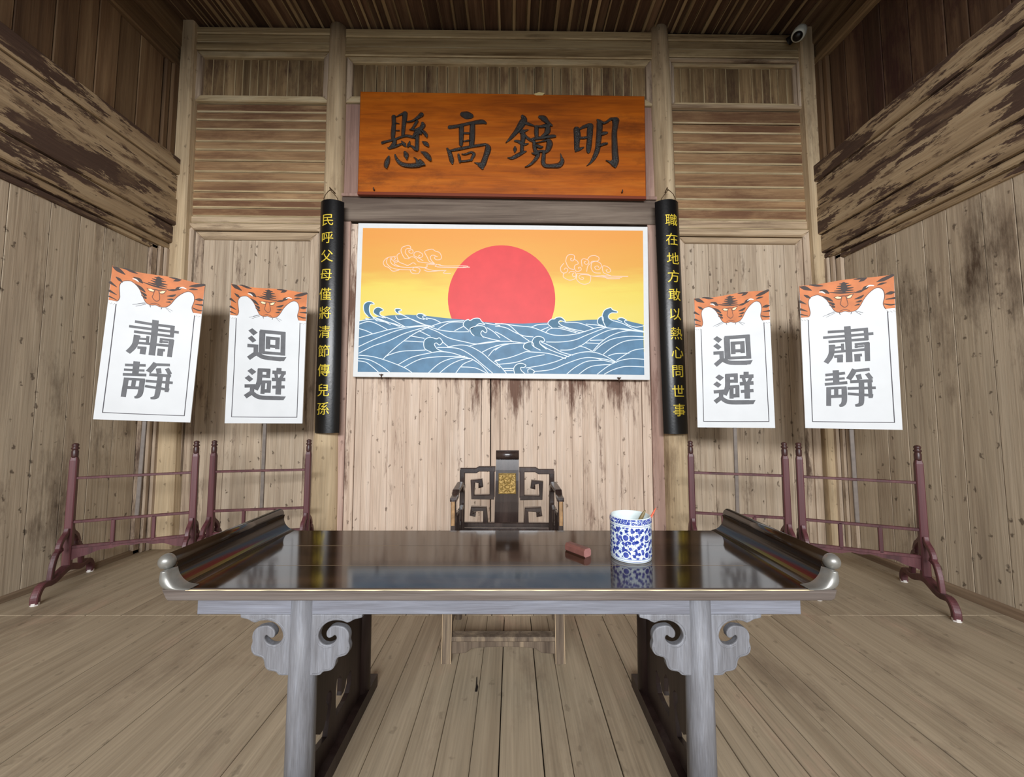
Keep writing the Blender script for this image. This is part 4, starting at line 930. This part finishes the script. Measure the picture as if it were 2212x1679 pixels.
    for s_ in ([(1340,470,1.2),(1455,428,1.2)],[(1372,478,1.2),(1462,434,1.2)],[(1385,450,1.2),(1450,422,1.2)],[(1662,416,1.2),(1730,434,1.2)],[(1655,420,1.2),(1710,452,1.2)],[(1500,434,3),(1508,452,1.5)],[(1618,430,3),(1612,446,1.5)],
               [(1134,500,1.4),(1150,514,1.4),(1160,500,1.4),(1178,512,1.4),(1185,498,1.4),(1203,505,1.4)],[(1968,412,1.4),(1985,428,1.4),(2000,414,1.4),(2018,428,1.4),(2030,412,1.4),(2050,418,1.4)]): put(bb, tr(U4, s_), sm=False)
    bb.obj('whiskers', 'line_grey', tg)['kind'] = 'stuff'
    bb = B()
    for s_ in ([(1198,500,3.2),(1222,1000,3.2),(1241,1494,3.2)],[(1241,1494,3.2),(1640,1500,3.2),(2040,1503,3.2)],[(2040,1503,3.2),(2006,960,3.2),(1972,424,3.2)]): put(bb, tr(U4, s_), sm=False)
    bb.obj('border_line', 'line_grey', th)
    WK[0] = 1.12
    for nm, (Uf, strokes, polys) in chars:
        bb = B()
        for s_ in strokes: put(bb, tr(Uf, s_), cap=False, sm=len(s_) > 2)
        for pl_ in polys: flat_poly(bb, tr(Uf, pl_), G, 0.0022)
        bb.obj('character', 'char_grey', th)
    WK[0] = 1.0
    # pole down to the rails
    top = F(0.5, 0.97, -0.024); ft = P(0.0, -0.035, H2 + 0.02); ft = Vector((top.x, top.y, 0)).lerp(Vector((ft.x, ft.y, 0)), 0.75); ft.z = H2 + 0.0
    bb = B(); bb.tube([top + Vector((0, 0, 0.5)), top, ft], 1.0, sq=(0.016, 0.011), up=-n3); bb.obj('pole', 'pole', th)
A1 = (('su', (U4, SU, [])), ('jing', (U4, JI, []))); A2 = (('hui', (U3, HU, HU_P)), ('bi', (U3, BI, BI_P)))
sign('1', 'white tiger placard reading 肅靜 against the left side wall', A1)
sign('2', 'white tiger placard reading 迴避 left of the left black couplet board', A2)
sign('3', 'white tiger placard reading 迴避 right of the right black couplet board', A2)
sign('4', 'white tiger placard reading 肅靜 against the right side wall', A1)

# ------------------------------------------------------------------ table
TZ, TF, TB = 0.86, 1.465, 2.175
tb = thing('altar_table', 'long dark lacquered table with scrolled ends and grey-washed front', 'table', (-0.04, (TF + TB) / 2, 0))
TX0, TX1 = -1.235, 1.155; TH_ = 0.038
s1 = 1.682
for ya, yb in ((TF + 0.006, s1 - 0.0012), (s1 + 0.0012, 1.93 - 0.0008), (1.93 + 0.0008, TB)):
    bb = B(); bb.add([(TX0, ya, TZ - TH_), (TX1, ya, TZ - TH_), (TX1, yb, TZ - TH_), (TX0, yb, TZ - TH_), (TX0, ya, TZ), (TX1, ya, TZ), (TX1, yb, TZ), (TX0, yb, TZ)],
                     [(3, 2, 1, 0), (4, 5, 6, 7), (0, 1, 5, 4), (1, 2, 6, 5), (2, 3, 7, 6), (3, 0, 4, 7)]); bb.obj('top_plank', 'lacquer', tb)
for yy, x0, x1 in ((s1, -1.0, 0.98), (1.93, -1.05, -0.55)):
    bb = B(); bb.box(x0, x1, yy - 0.0009, yy + 0.0009, TZ - 0.01, TZ + 0.0004); bb.obj('seam', 'seam', tb)
# front edge with a slanted underside at both ends
bb = B(); bb.prism([(-1.279, TZ), (-1.262, TZ - 0.032), (-1.255, TZ - TH_), (1.165, TZ - TH_), (1.178, TZ - 0.03), (1.187, TZ)], lambda a, b, d: (a, TF - 0.012 + d, b), 0.018, 0, 0.003)
bb.obj('front_edge', 'table_edge', tb)
bb = B(); px = TX0 + 0.07; pts = []
v = []; f = []; n = 60
for i in range(n + 1):
    X = -1.19 + (1.10 + 1.19) * i / n; h = 0.0014 + 0.0010 * math.sin(i * 1.7) * math.sin(i * 0.6)
    v += [(X, TF - 0.0135, TZ - h), (X, TF - 0.0135, TZ + 0.0006), (X, TF - 0.008, TZ + 0.0006)]
f = [(3 * i + j, 3 * i + j + 1, 3 * i + j + 4, 3 * i + j + 3) for i in range(n) for j in range(2)]
bb.add(v, f); bb.obj('worn_edge', 'worn_line', tb)
# scrolled ends: profile in X-Z extruded along Y
def scroll(sg, x_in, x_out):
    # joint on the top -> concave curve -> roll
    zin = TZ
    prof_in = smooth_path([(0.0, 0.0), (0.035, 0.012), (0.058, 0.036), (0.066, 0.062), (0.062, 0.085)], 5)
    prof_out = smooth_path([(0.110, 0.078), (0.100, 0.050), (0.108, 0.030), (0.098, 0.010), (0.082, -0.004), (0.0, -0.004)], 4)
    X = lambda a: x_in + sg * a
    pts = [(X(a), zin + b) for a, b in prof_in] + [(X(a), zin + b) for a, b in prof_out]
    y0 = TF + 0.03
    bb = B(); bb.prism(pts, lambda a, b, d: (a, y0 + d, b), TB - y0 + 0.008)
    e = bb.obj('scrolled_end', 'lacquer_y', tb)
    cx_, cz = X(0.094), zin + 0.090; r = 0.027
    bb = B(); bb.tube([(cx_, y0 - 0.01, cz), (cx_, TB + 0.008, cz)], r, 24); o = bb.obj('roll', 'lacquer_y', e, smooth=False)
    for p in o.data.polygons: p.use_smooth = len(p.vertices) == 4
    # silver tips at the front
    bb = B(); n = 20
    R_ = Matrix.Rotation(math.radians(90), 3, 'X')          # local z -> towards the viewer
    bb.lathe([(0.0, r * 1.06)] + [(r * 1.06 * math.sin(t), r * 1.06 * math.cos(t)) for t in [math.pi * k / 16 for k in range(1, 12)]] + [(r * 0.7, -r * 0.8)], (cx_, y0 - 0.008, cz), 24, rot=R_)
    bb.obj('silver_ball', 'silver', e, smooth=True)
    ci = smooth_path([(-0.020, 0.0012), (0.014, 0.006), (0.038, 0.020), (0.056, 0.042), (0.064, 0.066)], 5)
    co = smooth_path([(-0.020, -0.0010), (0.040, -0.0010), (0.082, 0.000), (0.100, 0.022), (0.094, 0.062)], 5)
    v = []
    for (a, b), (c, d) in zip(ci, co):
        for t, y in ((0.0, TF + 0.034), (0.06, TF - 0.004), (0.30, TF - 0.017), (0.70, TF - 0.017), (0.94, TF - 0.004), (1.0, TF + 0.034)):
            v.append((X(a + (c - a) * t), y, zin + b + (d - b) * t + 0.0015))
    n = len(ci); f = [(6 * i + j, 6 * i + j + 1, 6 * i + j + 7, 6 * i + j + 6) for i in range(n - 1) for j in range(5)] + [tuple(range(6 * n - 6, 6 * n))]
    bb = B(); bb.add(v, f); o = bb.obj('silver_lobe', 'silver', e, smooth=True)
scroll(-1, -1.197, None)
scroll(1, 1.103, None)
# apron
for x0, x1, m in ((-1.182, -0.815, 'grey_wash_h'), (-0.77, 0.675, 'grey_wash_h'), (0.72, 1.085, 'grey_wash_h')):
    bb = B(); bb.box(x0, x1, 1.50, 1.525, 0.750, TZ - TH_ - 0.001, 0, 0.003); bb.obj('apron', m, tb)
bb = B(); bb.box(-1.15, 1.06, 2.10, 2.125, 0.750, TZ - TH_ - 0.001); bb.obj('back_apron', 'table_dark', tb)
LX = (-0.789, 0.706); LY = 1.525; LYB = 2.12
for X in LX:
    bb = B(); bb.tube([(X, LY, 0.06), (X, LY, 0.45), (X, LY, TZ - TH_)], [0.052, 0.050, 0.047], 24); o = bb.obj('leg', 'grey_wash_v', tb)
    for p in o.data.polygons: p.use_smooth = len(p.vertices) == 4
    bb = B(); bb.tube([(X, LYB, 0.06), (X, LYB, TZ - TH_)], [0.045, 0.042], 20); o = bb.obj('leg', 'table_dark', tb)
    for p in o.data.polygons: p.use_smooth = len(p.vertices) == 4
    bb = B(); bb.box(X - 0.045, X + 0.045, 1.38, 2.24, 0.0, 0.065, 0, 0.006); bb.obj('foot_rail', 'table_dark', tb)
    bb = B(); bb.box(X - 0.03, X + 0.03, 1.57, 2.08, 0.76, TZ - TH_ - 0.002); bb.obj('end_rail', 'table_dark', tb)
# side openwork panels: outline with openings, in the Y-Z plane
def curve_mesh(loops, depth, name='shape', bevel=0.0):
    cu = bpy.data.curves.new(name, 'CURVE'); cu.dimensions = '2D'; cu.fill_mode = 'BOTH'; cu.extrude = depth / 2
    cu.bevel_depth = bevel; cu.bevel_resolution = 1; cu.offset = -bevel
    for lp in loops:
        sp = cu.splines.new('POLY'); sp.points.add(len(lp) - 1)
        for i, p in enumerate(lp): sp.points[i].co = (p[0], p[1], 0, 1)
        sp.use_cyclic_u = True
    o = bpy.data.objects.new(name, cu); COL.objects.link(o)
    dg = bpy.context.evaluated_depsgraph_get(); dg.update()
    me = bpy.data.meshes.new_from_object(o.evaluated_get(dg), depsgraph=dg)
    v = [tuple(q.co) for q in me.vertices]; f = [tuple(p.vertices) for p in me.polygons]
    bpy.data.objects.remove(o); bpy.data.curves.remove(cu); bpy.data.meshes.remove(me)
    return v, f
def c3(p): q = onX(590 + p[0] / 5.615, 1380 + p[1] / 5.615, -0.775); return (q.y, q.z)
holeA = [c3(p) for p in ((820,425),(845,480),(842,640),(835,690),(865,640),(885,570),(900,480),(945,380),(958,400),(955,540),(925,660),(880,760),(775,945),(768,800),(770,650),(785,490))]
holeC = [c3(p) for p in ((700,620),(722,650),(715,760),(690,1000),(665,1190),(500,1400),(490,1380),(497,1130),(520,1120),(545,1160),(580,1165),(620,1100),(650,980),(675,820),(652,770),(660,680))]
fixh = lambda h: [(min(max(y, 1.60), 2.055), max(z, 0.09)) for y, z in h]
vv, ff = curve_mesh([[(1.56, 0.067), (2.09, 0.067), (2.09, 0.775), (1.56, 0.775)], fixh(holeA), fixh(holeC)], 0.022, bevel=0.0)
for X in LX:
    mesh('openwork_panel', [(X + z, a, b) for a, b, z in vv], ff, 'table_dark', tb)
# spandrels
SPN = [(-25,296),(-20,350),(40,370),(110,385),(170,420),(230,440),(300,412),(380,402),(470,405),(560,435),(640,500),(690,590),(700,680),(660,760),(600,805),(520,815),(440,780),(395,720),(400,670),(430,655),(470,685),(520,700),(560,670),(570,600),(530,530),(460,490),(380,490),(290,510),(230,550),(190,610),(175,680),(180,760),(155,850),(165,930),(210,990),(290,1020),(340,1035),(375,1090),(390,1180),(430,1240),(500,1265),(580,1280),(640,1335),(780,1340),(840,1340),(840,296)]
def c5(p): q = onY(520 + p[0] / 7.9, 1290 + p[1] / 7.9, 1.50); return (q.x - LX[0], q.z)
spn = [c5(p) for p in SPN]; spn = smooth_path(spn[1:-1], 3)
vv, ff = curve_mesh([[c5(SPN[0])] + spn + [c5(SPN[-1])]], 0.020, bevel=0.004)
for X in LX:
    for sg in (1, -1):
        sp_ = mesh('spandrel', [(X + sg * (a + 0.004), 1.512 + z, b) for a, b, z in vv], ff, 'grey_wash_v', tb)
        # raised bead that follows the rim
        ins = smooth_path([c5(p) for p in ((185,850),(200,925),(235,965),(310,990),(370,1020),(405,1080),(420,1170),(455,1215),(520,1238),(600,1250),(660,1300),(760,1305))], 4)
        bb = B(); bb.tube([(X + sg * (a + 0.004), 1.4985, b) for a, b in ins], 0.0022, 5); bb.obj('bead', 'grey_wash_v', sp_)
        ins = smooth_path([c5(p) for p in ((170,375),(260,395),(330,370),(430,362),(540,378),(640,440),(715,530),(740,640),(715,760),(640,840),(520,862),(420,820))], 4)
        bb = B(); bb.tube([(X + sg * (a + 0.004), 1.4985, b) for a, b in ins], 0.0020, 5); bb.obj('bead', 'grey_wash_v', sp_)

# ------------------------------------------------------------------ armchair
YB, YFc = 2.95, 2.455
def cc(p, Y=YB): return onY(930 + p[0] / 3.291, 950 + p[1] / 3.291, Y)
ch = thing('armchair', 'dark lacquered wooden armchair with fretwork back, gilt carving and bare front legs, behind the table', 'chair', (-0.05, 2.7, 0))
U = Vector((0, 1, 0))
def bar(name, pts, w=0.019, m='chair', par=ch, Y=None, h=None, up=U):
    bb = B(); bb.tube(pts, 1.0, sq=(h or w, w), up=up); return bb.obj(name, m, par)
R_ = lambda pts, Y=YB: [cc(p, Y) for p in pts]
bar('outer_stile', R_([(228, 215), (226, 420), (222, 640)])); bar('outer_stile', R_([(861, 222), (861, 420), (858, 640)]))
bar('crest_rail', R_([(214, 219), (325, 219), (345, 207), (462, 207)])); bar('crest_rail', R_([(630, 212), (745, 212), (768, 226), (876, 226)]))
bar('inner_stile', R_([(438, 205), (438, 405)])); bar('inner_stile', R_([(650, 210), (650, 410)]))
bar('fret_scroll', R_([(452, 405), (302, 405), (302, 293), (360, 293), (360, 325), (342, 325)])); bar('fret_scroll', R_([(636, 410), (784, 410), (784, 302), (725, 302), (725, 334), (744, 334)]))
bar('fret_scroll', R_([(392, 592), (388, 490), (295, 490), (295, 525), (322, 528)])); bar('fret_scroll', R_([(680, 595), (682, 494), (780, 494), (780, 528), (752, 530)]))
bar('lower_back_rail', R_([(205, 602), (868, 606)]), 0.017); bar('lower_back_rail', R_([(205, 636), (868, 640)]), 0.012)
# splat: curved board with a rolled head
bb = B(); a0, a1 = cc((467, 140)), cc((628, 140)); b0, b1 = cc((455, 585)), cc((624, 585)); zt_ = cc((547, 75)).z
prof = [(b0.z, 0.0, b0.x, b1.x), ((b0.z + a0.z) / 2, 0.012, (a0.x + b0.x) / 2, (a1.x + b1.x) / 2), (a0.z, 0.0, a0.x, a1.x)]
r = (zt_ - a0.z) / 2
P_ = []
for t in range(7): f_ = t / 6; P_.append((b0.z + (a0.z - b0.z) * f_, -0.018 * math.sin(f_ * math.pi), b0.x + (a0.x - b0.x) * f_, b1.x + (a1.x - b1.x) * f_))
for t in range(1, 11):
    g = math.pi * 1.25 * t / 10; P_.append((a0.z + r * math.sin(g * 0.5) * 2 * (1 if g < math.pi else 1) - (0.0 if g < math.pi else (g - math.pi) * 0.03), -0.03 + 0.03 * math.cos(min(g, math.pi)) + max(0, g - math.pi) * 0.0 + 0.035 * (t / 10), a0.x, a1.x))
v = []
for z, dy, xa, xb in P_: v += [(xa, YB - 0.012 + dy, z), (xb, YB - 0.012 + dy, z), (xb, YB + 0.008 + dy, z), (xa, YB + 0.008 + dy, z)]
k = len(P_); f = [(4 * i + j, 4 * i + (j + 1) % 4, 4 * i + 4 + (j + 1) % 4, 4 * i + 4 + j) for i in range(k - 1) for j in range(4)] + [(0, 1, 2, 3), (4 * k - 1, 4 * k - 2, 4 * k - 3, 4 * k - 4)]
bb.add(v, f); splat = bb.obj('back_splat', 'chair', ch)
hd = B(); hz = cc((547, 108)).z; hd.tube([(a0.x, YB - 0.02, hz + 0.002), (a1.x, YB - 0.02, hz + 0.002)], (zt_ - cc((547, 140)).z) / 2, 20); o = hd.obj('rolled_head', 'chair', splat)
for p in o.data.polygons: p.use_smooth = len(p.vertices) == 4
g0, g1 = cc((483, 388), YB - 0.04), cc((607, 240), YB - 0.04)
bb = B(); YG = YB - 0.034; bb.box(g0.x, g1.x, YG, YG + 0.012, g0.z, g1.z, 0, 0.002)
gx, gz, gw, gh = (g0.x + g1.x) / 2, (g0.z + g1.z) / 2, (g1.x - g0.x) / 2, (g1.z - g0.z) / 2
def gt(pts, r=0.0045): bb.tube([(gx + a * gw, YG - 0.001, gz + b * gh) for a, b in pts], r, 6)
gt([(-.93, -.93), (.93, -.93), (.93, .93), (-.93, .93), (-.93, -.9)], 0.0035)
gt([(.38 * math.cos(t / 12 * 6.283), .36 + .36 * math.sin(t / 12 * 6.283)) for t in range(13)], 0.006)
gt([(-.18, .45), (-.05, .42)]); gt([(.18, .45), (.05, .42)]); gt([(0, .4), (0, .25)], 0.004); gt([(-.15, .17), (0, .12), (.15, .17)])
gt([(-.6, .75), (-.45, .5), (-.7, .3)]); gt([(.6, .75), (.45, .5), (.7, .3)]); gt([(-.2, .85), (0, .72), (.2, .85)])
gt([(-.8, -.1), (-.5, -.2), (-.55, -.5), (-.8, -.55)]); gt([(.8, -.1), (.5, -.2), (.55, -.5), (.8, -.55)])
gt([(-.3, -.2), (0, -.1), (.3, -.2), (.2, -.45), (0, -.5), (-.2, -.45), (-.3, -.2)]); gt([(-.4, -.8), (-.15, -.62), (0, -.75), (.15, -.62), (.4, -.8)])
bb.obj('gilt_carving', 'carve_gold', splat, label='gilt carved square with a lion face')
# arms: front post, sloping arm from the back, inner lattice
SZ = 0.52
for sg, fx, bx in ((-1, -0.385, -0.372), (1, 0.322, 0.283)):
    fp = onY(980 if sg < 0 else 1210.5, 1079, 2.53); bp_ = cc((228 if sg < 0 else 861, 330), YB)
    bar('arm_post', [(fp.x, 2.53, SZ), (fp.x, 2.53, fp.z)], 0.020, up=Vector((0, 1, 0)), h=0.016)
    bb = B(); bb.tube([(fp.x - 0.0, 2.507, fp.z - 0.16), (fp.x, 2.507, fp.z - 0.01)], 1.0, sq=(0.011, 0.004), up=Vector((0, 1, 0))); bb.obj('worn_face', 'chair_worn', ch)
    a = [Vector((fp.x, 2.515, fp.z)), Vector((fp.x, 2.60, fp.z + 0.004)), Vector((fp.x, 2.63, fp.z + 0.03)), Vector((bp_.x, YB - 0.13, fp.z + 0.045)), Vector((bp_.x, YB - 0.10, bp_.z - 0.01)), Vector((bp_.x, YB, bp_.z))]
    bar('arm', a, 0.014, up=Vector((0, 0, 1)), h=0.022)
    xi = fp.x - sg * 0.008
    bar('arm_fret', [(xi, 2.56, SZ + 0.33), (xi, 2.64, SZ + 0.33), (xi, 2.64, SZ + 0.10), (xi, 2.80, SZ + 0.10), (xi, 2.80, SZ + 0.30), (xi, 2.90, SZ + 0.30)], 0.012, up=Vector((1, 0, 0)))
    bar('arm_fret', [(xi, 2.70, SZ + 0.03), (xi, 2.70, SZ + 0.22), (xi, 2.76, SZ + 0.22)], 0.011, up=Vector((1, 0, 0)))
    bar('side_rail', [(xi, 2.50, SZ - 0.03), (xi, YB, SZ - 0.03)], 0.02, up=Vector((0, 0, 1)))
    # legs
    f0 = onY(965 if sg < 0 else 1209.5, 1429, YFc); f1 = onY(967.5 if sg < 0 else 1207.5, 1330, YFc)
    dxz = (f1.x - f0.x) / (f1.z - f0.z)
    bar('leg', [(f0.x, YFc, 0.0), (f0.x + dxz * SZ, YFc, SZ - 0.01)], 0.030, 'chair_leg', up=Vector((0, 1, 0)), h=0.030)
    bar('leg', [(bp_.x + sg * 0.02, YB, 0.0), (bp_.x, YB, 0.62)], 0.022, 'chair_leg', up=Vector((0, 1, 0)))
    bar('side_stretcher', [(f0.x, YFc, 0.17), (bp_.x + sg * 0.015, YB, 0.17)], 0.014, 'chair_leg', up=Vector((0, 0, 1)))
    zc = f0.z
    for e in (-0.027, 0.027):
        bb = B(); bb.tube([(f0.x + e, YFc - 0.030, 0.002), (f0.x + dxz * 0.45 + e, YFc - 0.030, 0.45)], 0.0022, 4); bb.obj('worn_edge', 'leg_worn', ch)
bb = B(); bb.box(-0.40, 0.315, 2.43, YB + 0.02, SZ - 0.03, SZ, 0, 0.004); bb.obj('seat', 'chair', ch)
bb = B(); bb.box(-0.38, 0.295, 2.445, 2.475, SZ - 0.12, SZ - 0.031); bb.obj('seat_apron', 'chair', ch)
sL, sR = onY(975, 1371, YFc), onY(1201, 1374, YFc); zs = (sL.z + sR.z) / 2
bb = B(); bb.box(sL.x - 0.01, sR.x + 0.01, 2.43, 2.50, zs - 0.028, zs, 0, 0.006); bb.obj('footrest', 'chair_leg', ch)
bb = B(); bb.box(sL.x, sR.x, 2.86, 2.89, zs + 0.03, zs + 0.06); bb.obj('back_stretcher', 'chair_leg', ch)
z1 = zs - 0.030; Ln = (sR.x - sL.x); pts = [(sL.x, z1), (sR.x, z1), (sR.x, z1 - 0.075), (sR.x - 0.09, z1 - 0.07), (sR.x - 0.125, z1 - 0.045)]
pts += [(sR.x - 0.13 - (Ln - 0.26) * i / 8, z1 - 0.040 + 0.006 * math.sin(i / 8 * math.pi)) for i in range(1, 8)]
pts += [(sL.x + 0.125, z1 - 0.045), (sL.x + 0.09, z1 - 0.07), (sL.x, z1 - 0.075)]
bb = B(); bb.prism(pts, lambda a, b, d: (a, 2.445 + d, b), 0.018, 0, 0.003); bb.obj('footrest_apron', 'chair_leg', ch)

# ------------------------------------------------------------------ brush pot
PX, PY, PR = 0.536, 1.785, 0.0905
def pot_material():
    m, nt, b = new_mat('blue_and_white_porcelain'); L = nt.links.new
    tc = N(nt, 'ShaderNodeTexCoord'); sp = N(nt, 'ShaderNodeSeparateXYZ'); L(tc.outputs['Object'], sp.inputs[0])
    def math_(op, a, b_=None, c=None):
        n = N(nt, 'ShaderNodeMath', operation=op)
        for i, x in enumerate((a, b_, c)):
            if x is None: continue
            if isinstance(x, (int, float)): n.inputs[i].default_value = x
            else: L(x, n.inputs[i])
        return n.outputs[0]
    ang = math_('ARCTAN2', sp.outputs['X'], math_('MULTIPLY', sp.outputs['Y'], -1.0))
    u = math_('MULTIPLY', ang, PR); z = sp.outputs['Z']
    cv = N(nt, 'ShaderNodeCombineXYZ'); L(u, cv.inputs[0]); L(z, cv.inputs[1])
    vo = N(nt, 'ShaderNodeTexVoronoi', voronoi_dimensions='2D', feature='F1'); vo.inputs['Scale'].default_value = 58
    L(cv.outputs[0], vo.inputs['Vector'])
    ns = N(nt, 'ShaderNodeTexNoise'); ns.inputs['Scale'].default_value = 170; L(cv.outputs[0], ns.inputs['Vector'])
    leaf = math_('LESS_THAN', math_('ADD', vo.outputs['Distance'], math_('MULTIPLY', ns.outputs['Fac'], 0.5)), 0.66)
    # vine lines
    n2 = N(nt, 'ShaderNodeTexNoise'); n2.inputs['Scale'].default_value = 55; n2.inputs['Detail'].default_value = 1; L(cv.outputs[0], n2.inputs['Vector'])
    vine = math_('LESS_THAN', math_('ABSOLUTE', math_('SUBTRACT', n2.outputs['Fac'], 0.5)), 0.016)
    pat = math_('MAXIMUM', leaf, vine)
    # rows of roundels with a white ring
    cu = math_('SUBTRACT', math_('FRACT', math_('ADD', math_('DIVIDE', u, 0.09477), 0.0)), 0.5)
    cz_ = math_('SUBTRACT', math_('FRACT', math_('ADD', math_('DIVIDE', math_('SUBTRACT', z, 0.034), 0.0725), 0.5)), 0.5)
    d = math_('SQRT', math_('ADD', math_('POWER', math_('MULTIPLY', cu, 0.09477), 2.0), math_('POWER', math_('MULTIPLY', cz_, 0.0725), 2.0)))
    ring = math_('LESS_THAN', d, 0.0158); dot = math_('LESS_THAN', d, 0.0120)
    pat = math_('MAXIMUM', math_('MULTIPLY', pat, math_('SUBTRACT', 1.0, ring)), dot)
    def band(a, b_): return math_('MULTIPLY', math_('GREATER_THAN', z, a), math_('LESS_THAN', z, b_))
    pat = math_('MULTIPLY', pat, band(0.018, 0.150))
    for a, b_ in ((0.0145, 0.0162), (0.0060, 0.0075), (0.154, 0.1555)): pat = math_('MAXIMUM', pat, band(a, b_))
    n3 = N(nt, 'ShaderNodeTexNoise'); n3.inputs['Scale'].default_value = 75; n3.inputs['Detail'].default_value = 2; L(cv.outputs[0], n3.inputs['Vector'])
    sq = math_('GREATER_THAN', math_('ABSOLUTE', math_('SUBTRACT', n3.outputs['Fac'], 0.52)), 0.028)
    pat = math_('MAXIMUM', pat, math_('MULTIPLY', sq, band(0.1615, 0.1835)))
    n4 = N(nt, 'ShaderNodeTexNoise'); n4.inputs['Scale'].default_value = 60; L(cv.outputs[0], n4.inputs['Vector'])
    bl = ramp(nt, [(0.35, S(28, 48, 132)), (0.7, S(92, 104, 180))]); L(n4.outputs['Fac'], bl.inputs[0])
    mx = N(nt, 'ShaderNodeMix', data_type='RGBA'); L(pat, mx.inputs['Factor']); mx.inputs['A'].default_value = (*S(222, 234, 238), 1); L(bl.outputs[0], mx.inputs['B'])
    L(mx.outputs['Result'], b.inputs['Base Color']); b.inputs['Roughness'].default_value = 0.12
    return m
M['pot'] = pot_material()
bp = thing('brush_pot', 'round blue and white porcelain brush pot standing on the dark table', 'brush pot', (PX, PY, TZ))
bb = B(); bb.lathe([(0.0, 0.0), (PR * 0.93, 0.0), (PR * 0.975, 0.003), (PR * 0.97, 0.010), (PR, 0.018), (PR, 0.156), (PR * 1.01, 0.160), (PR * 1.015, 0.170), (PR * 0.985, 0.183), (PR * 0.93, 0.186)], (PX, PY, TZ), 64, cap=False)
bb.obj('body', 'pot', bp, smooth=True)
bb = B(); bb.lathe([(PR * 0.93, 0.186), (PR * 0.88, 0.182), (PR * 0.87, 0.16), (PR * 0.87, 0.012), (0.0, 0.010)], (PX, PY, TZ), 64, cap=False)
bb.obj('inner_wall', 'porcelain', bp, smooth=True)
def brush(label, m, px_tip, rr, foot):
    tip = onY(*px_tip, PY - 0.01); base = Vector(foot)
    d = (tip - base); root = thing('writing_brush', label, 'brush', tuple(base), 'brushes in the pot')
    bb = B(); bb.tube([base, base.lerp(tip, 0.85)], [rr * 0.9, rr], 12); sh = bb.obj('shaft', m, root, smooth=False)
    bb = B(); bb.tube([base.lerp(tip, 0.85), base.lerp(tip, 0.93), tip], [rr, rr * 0.8, rr * 0.25], 12); bb.obj('end_cap', m, root)
brush('thick olive brown brush leaning in the porcelain pot', 'brush_green', (1394, 1102), 0.0085, (PX - 0.035, PY + 0.01, TZ + 0.016))
brush('thin orange red brush leaning out of the porcelain pot', 'brush_red', (1417, 1097), 0.0045, (PX - 0.012, PY - 0.035, TZ + 0.016))

# ------------------------------------------------------------------ wooden striking block
a, b_, c_ = Vector((0.249, 1.860, TZ)), Vector((0.323, 1.766, TZ)), Vector((0.367, 1.783, TZ))
gv = thing('striking_block', 'small red-brown wooden block lying left of the brush pot', 'wooden block', (0.31, 1.82, TZ))
ax = (a - b_); wd = Vector((ax.y, -ax.x, 0)).normalized(); wd = wd if wd.x > 0 else -wd; ln_ = ax.length; ax.normalize(); wv = 0.044
sec = [(0.006, 0), (wv - 0.006, 0), (wv, 0.006), (wv, 0.026), (wv - 0.009, 0.036), (0.009, 0.036), (0, 0.026), (0, 0.006)]
for nm, d0, d1, m in (('body', 0.003, ln_, 'gavel'), ('end_face', 0.0, 0.003, 'gavel_end')):
    bb = B(); bb.prism(sec, lambda p, q, d: b_ + wd * p + Vector((0, 0, q + 0.0005)) + ax * (d0 + d), d1 - d0); bb.obj(nm, m, gv)

# ------------------------------------------------------------------ security camera
sc_ = onY(1730, 64, 4.28); q = 4.55 / F
cm = thing('security_camera', 'small white security camera under the ceiling at the right corner', 'camera', tuple(sc_))
ax0, ax1 = onY(1724, 76, 4.27), onY(1736, 54, 4.32); d = (ax1 - ax0).normalized()
rot = d.to_track_quat('Z', 'Y').to_matrix()
bb = B(); bb.lathe([(0.064, -0.02), (0.072, 0.0), (0.074, 0.05), (0.066, 0.10), (0.045, 0.13), (0.0, 0.14)], ax0, 24, rot=rot); bb.obj('housing', 'cam_white', cm, smooth=True)
bb = B(); bb.lathe([(0.0, -0.055), (0.03, -0.05), (0.05, -0.03), (0.056, -0.005), (0.05, 0.01)], ax0, 24, rot=rot); bb.obj('lens', 'cam_black', cm, smooth=True)
m0 = onY(1716, 78, 4.36); bb = B(); bb.tube([ax0 + d * 0.02 + Vector((0, 0.02, -0.02)), m0, m0 + Vector((-0.03, 0.06, -0.01))], [0.03, 0.035, 0.05], 10); bb.obj('mount', 'cam_black', cm)
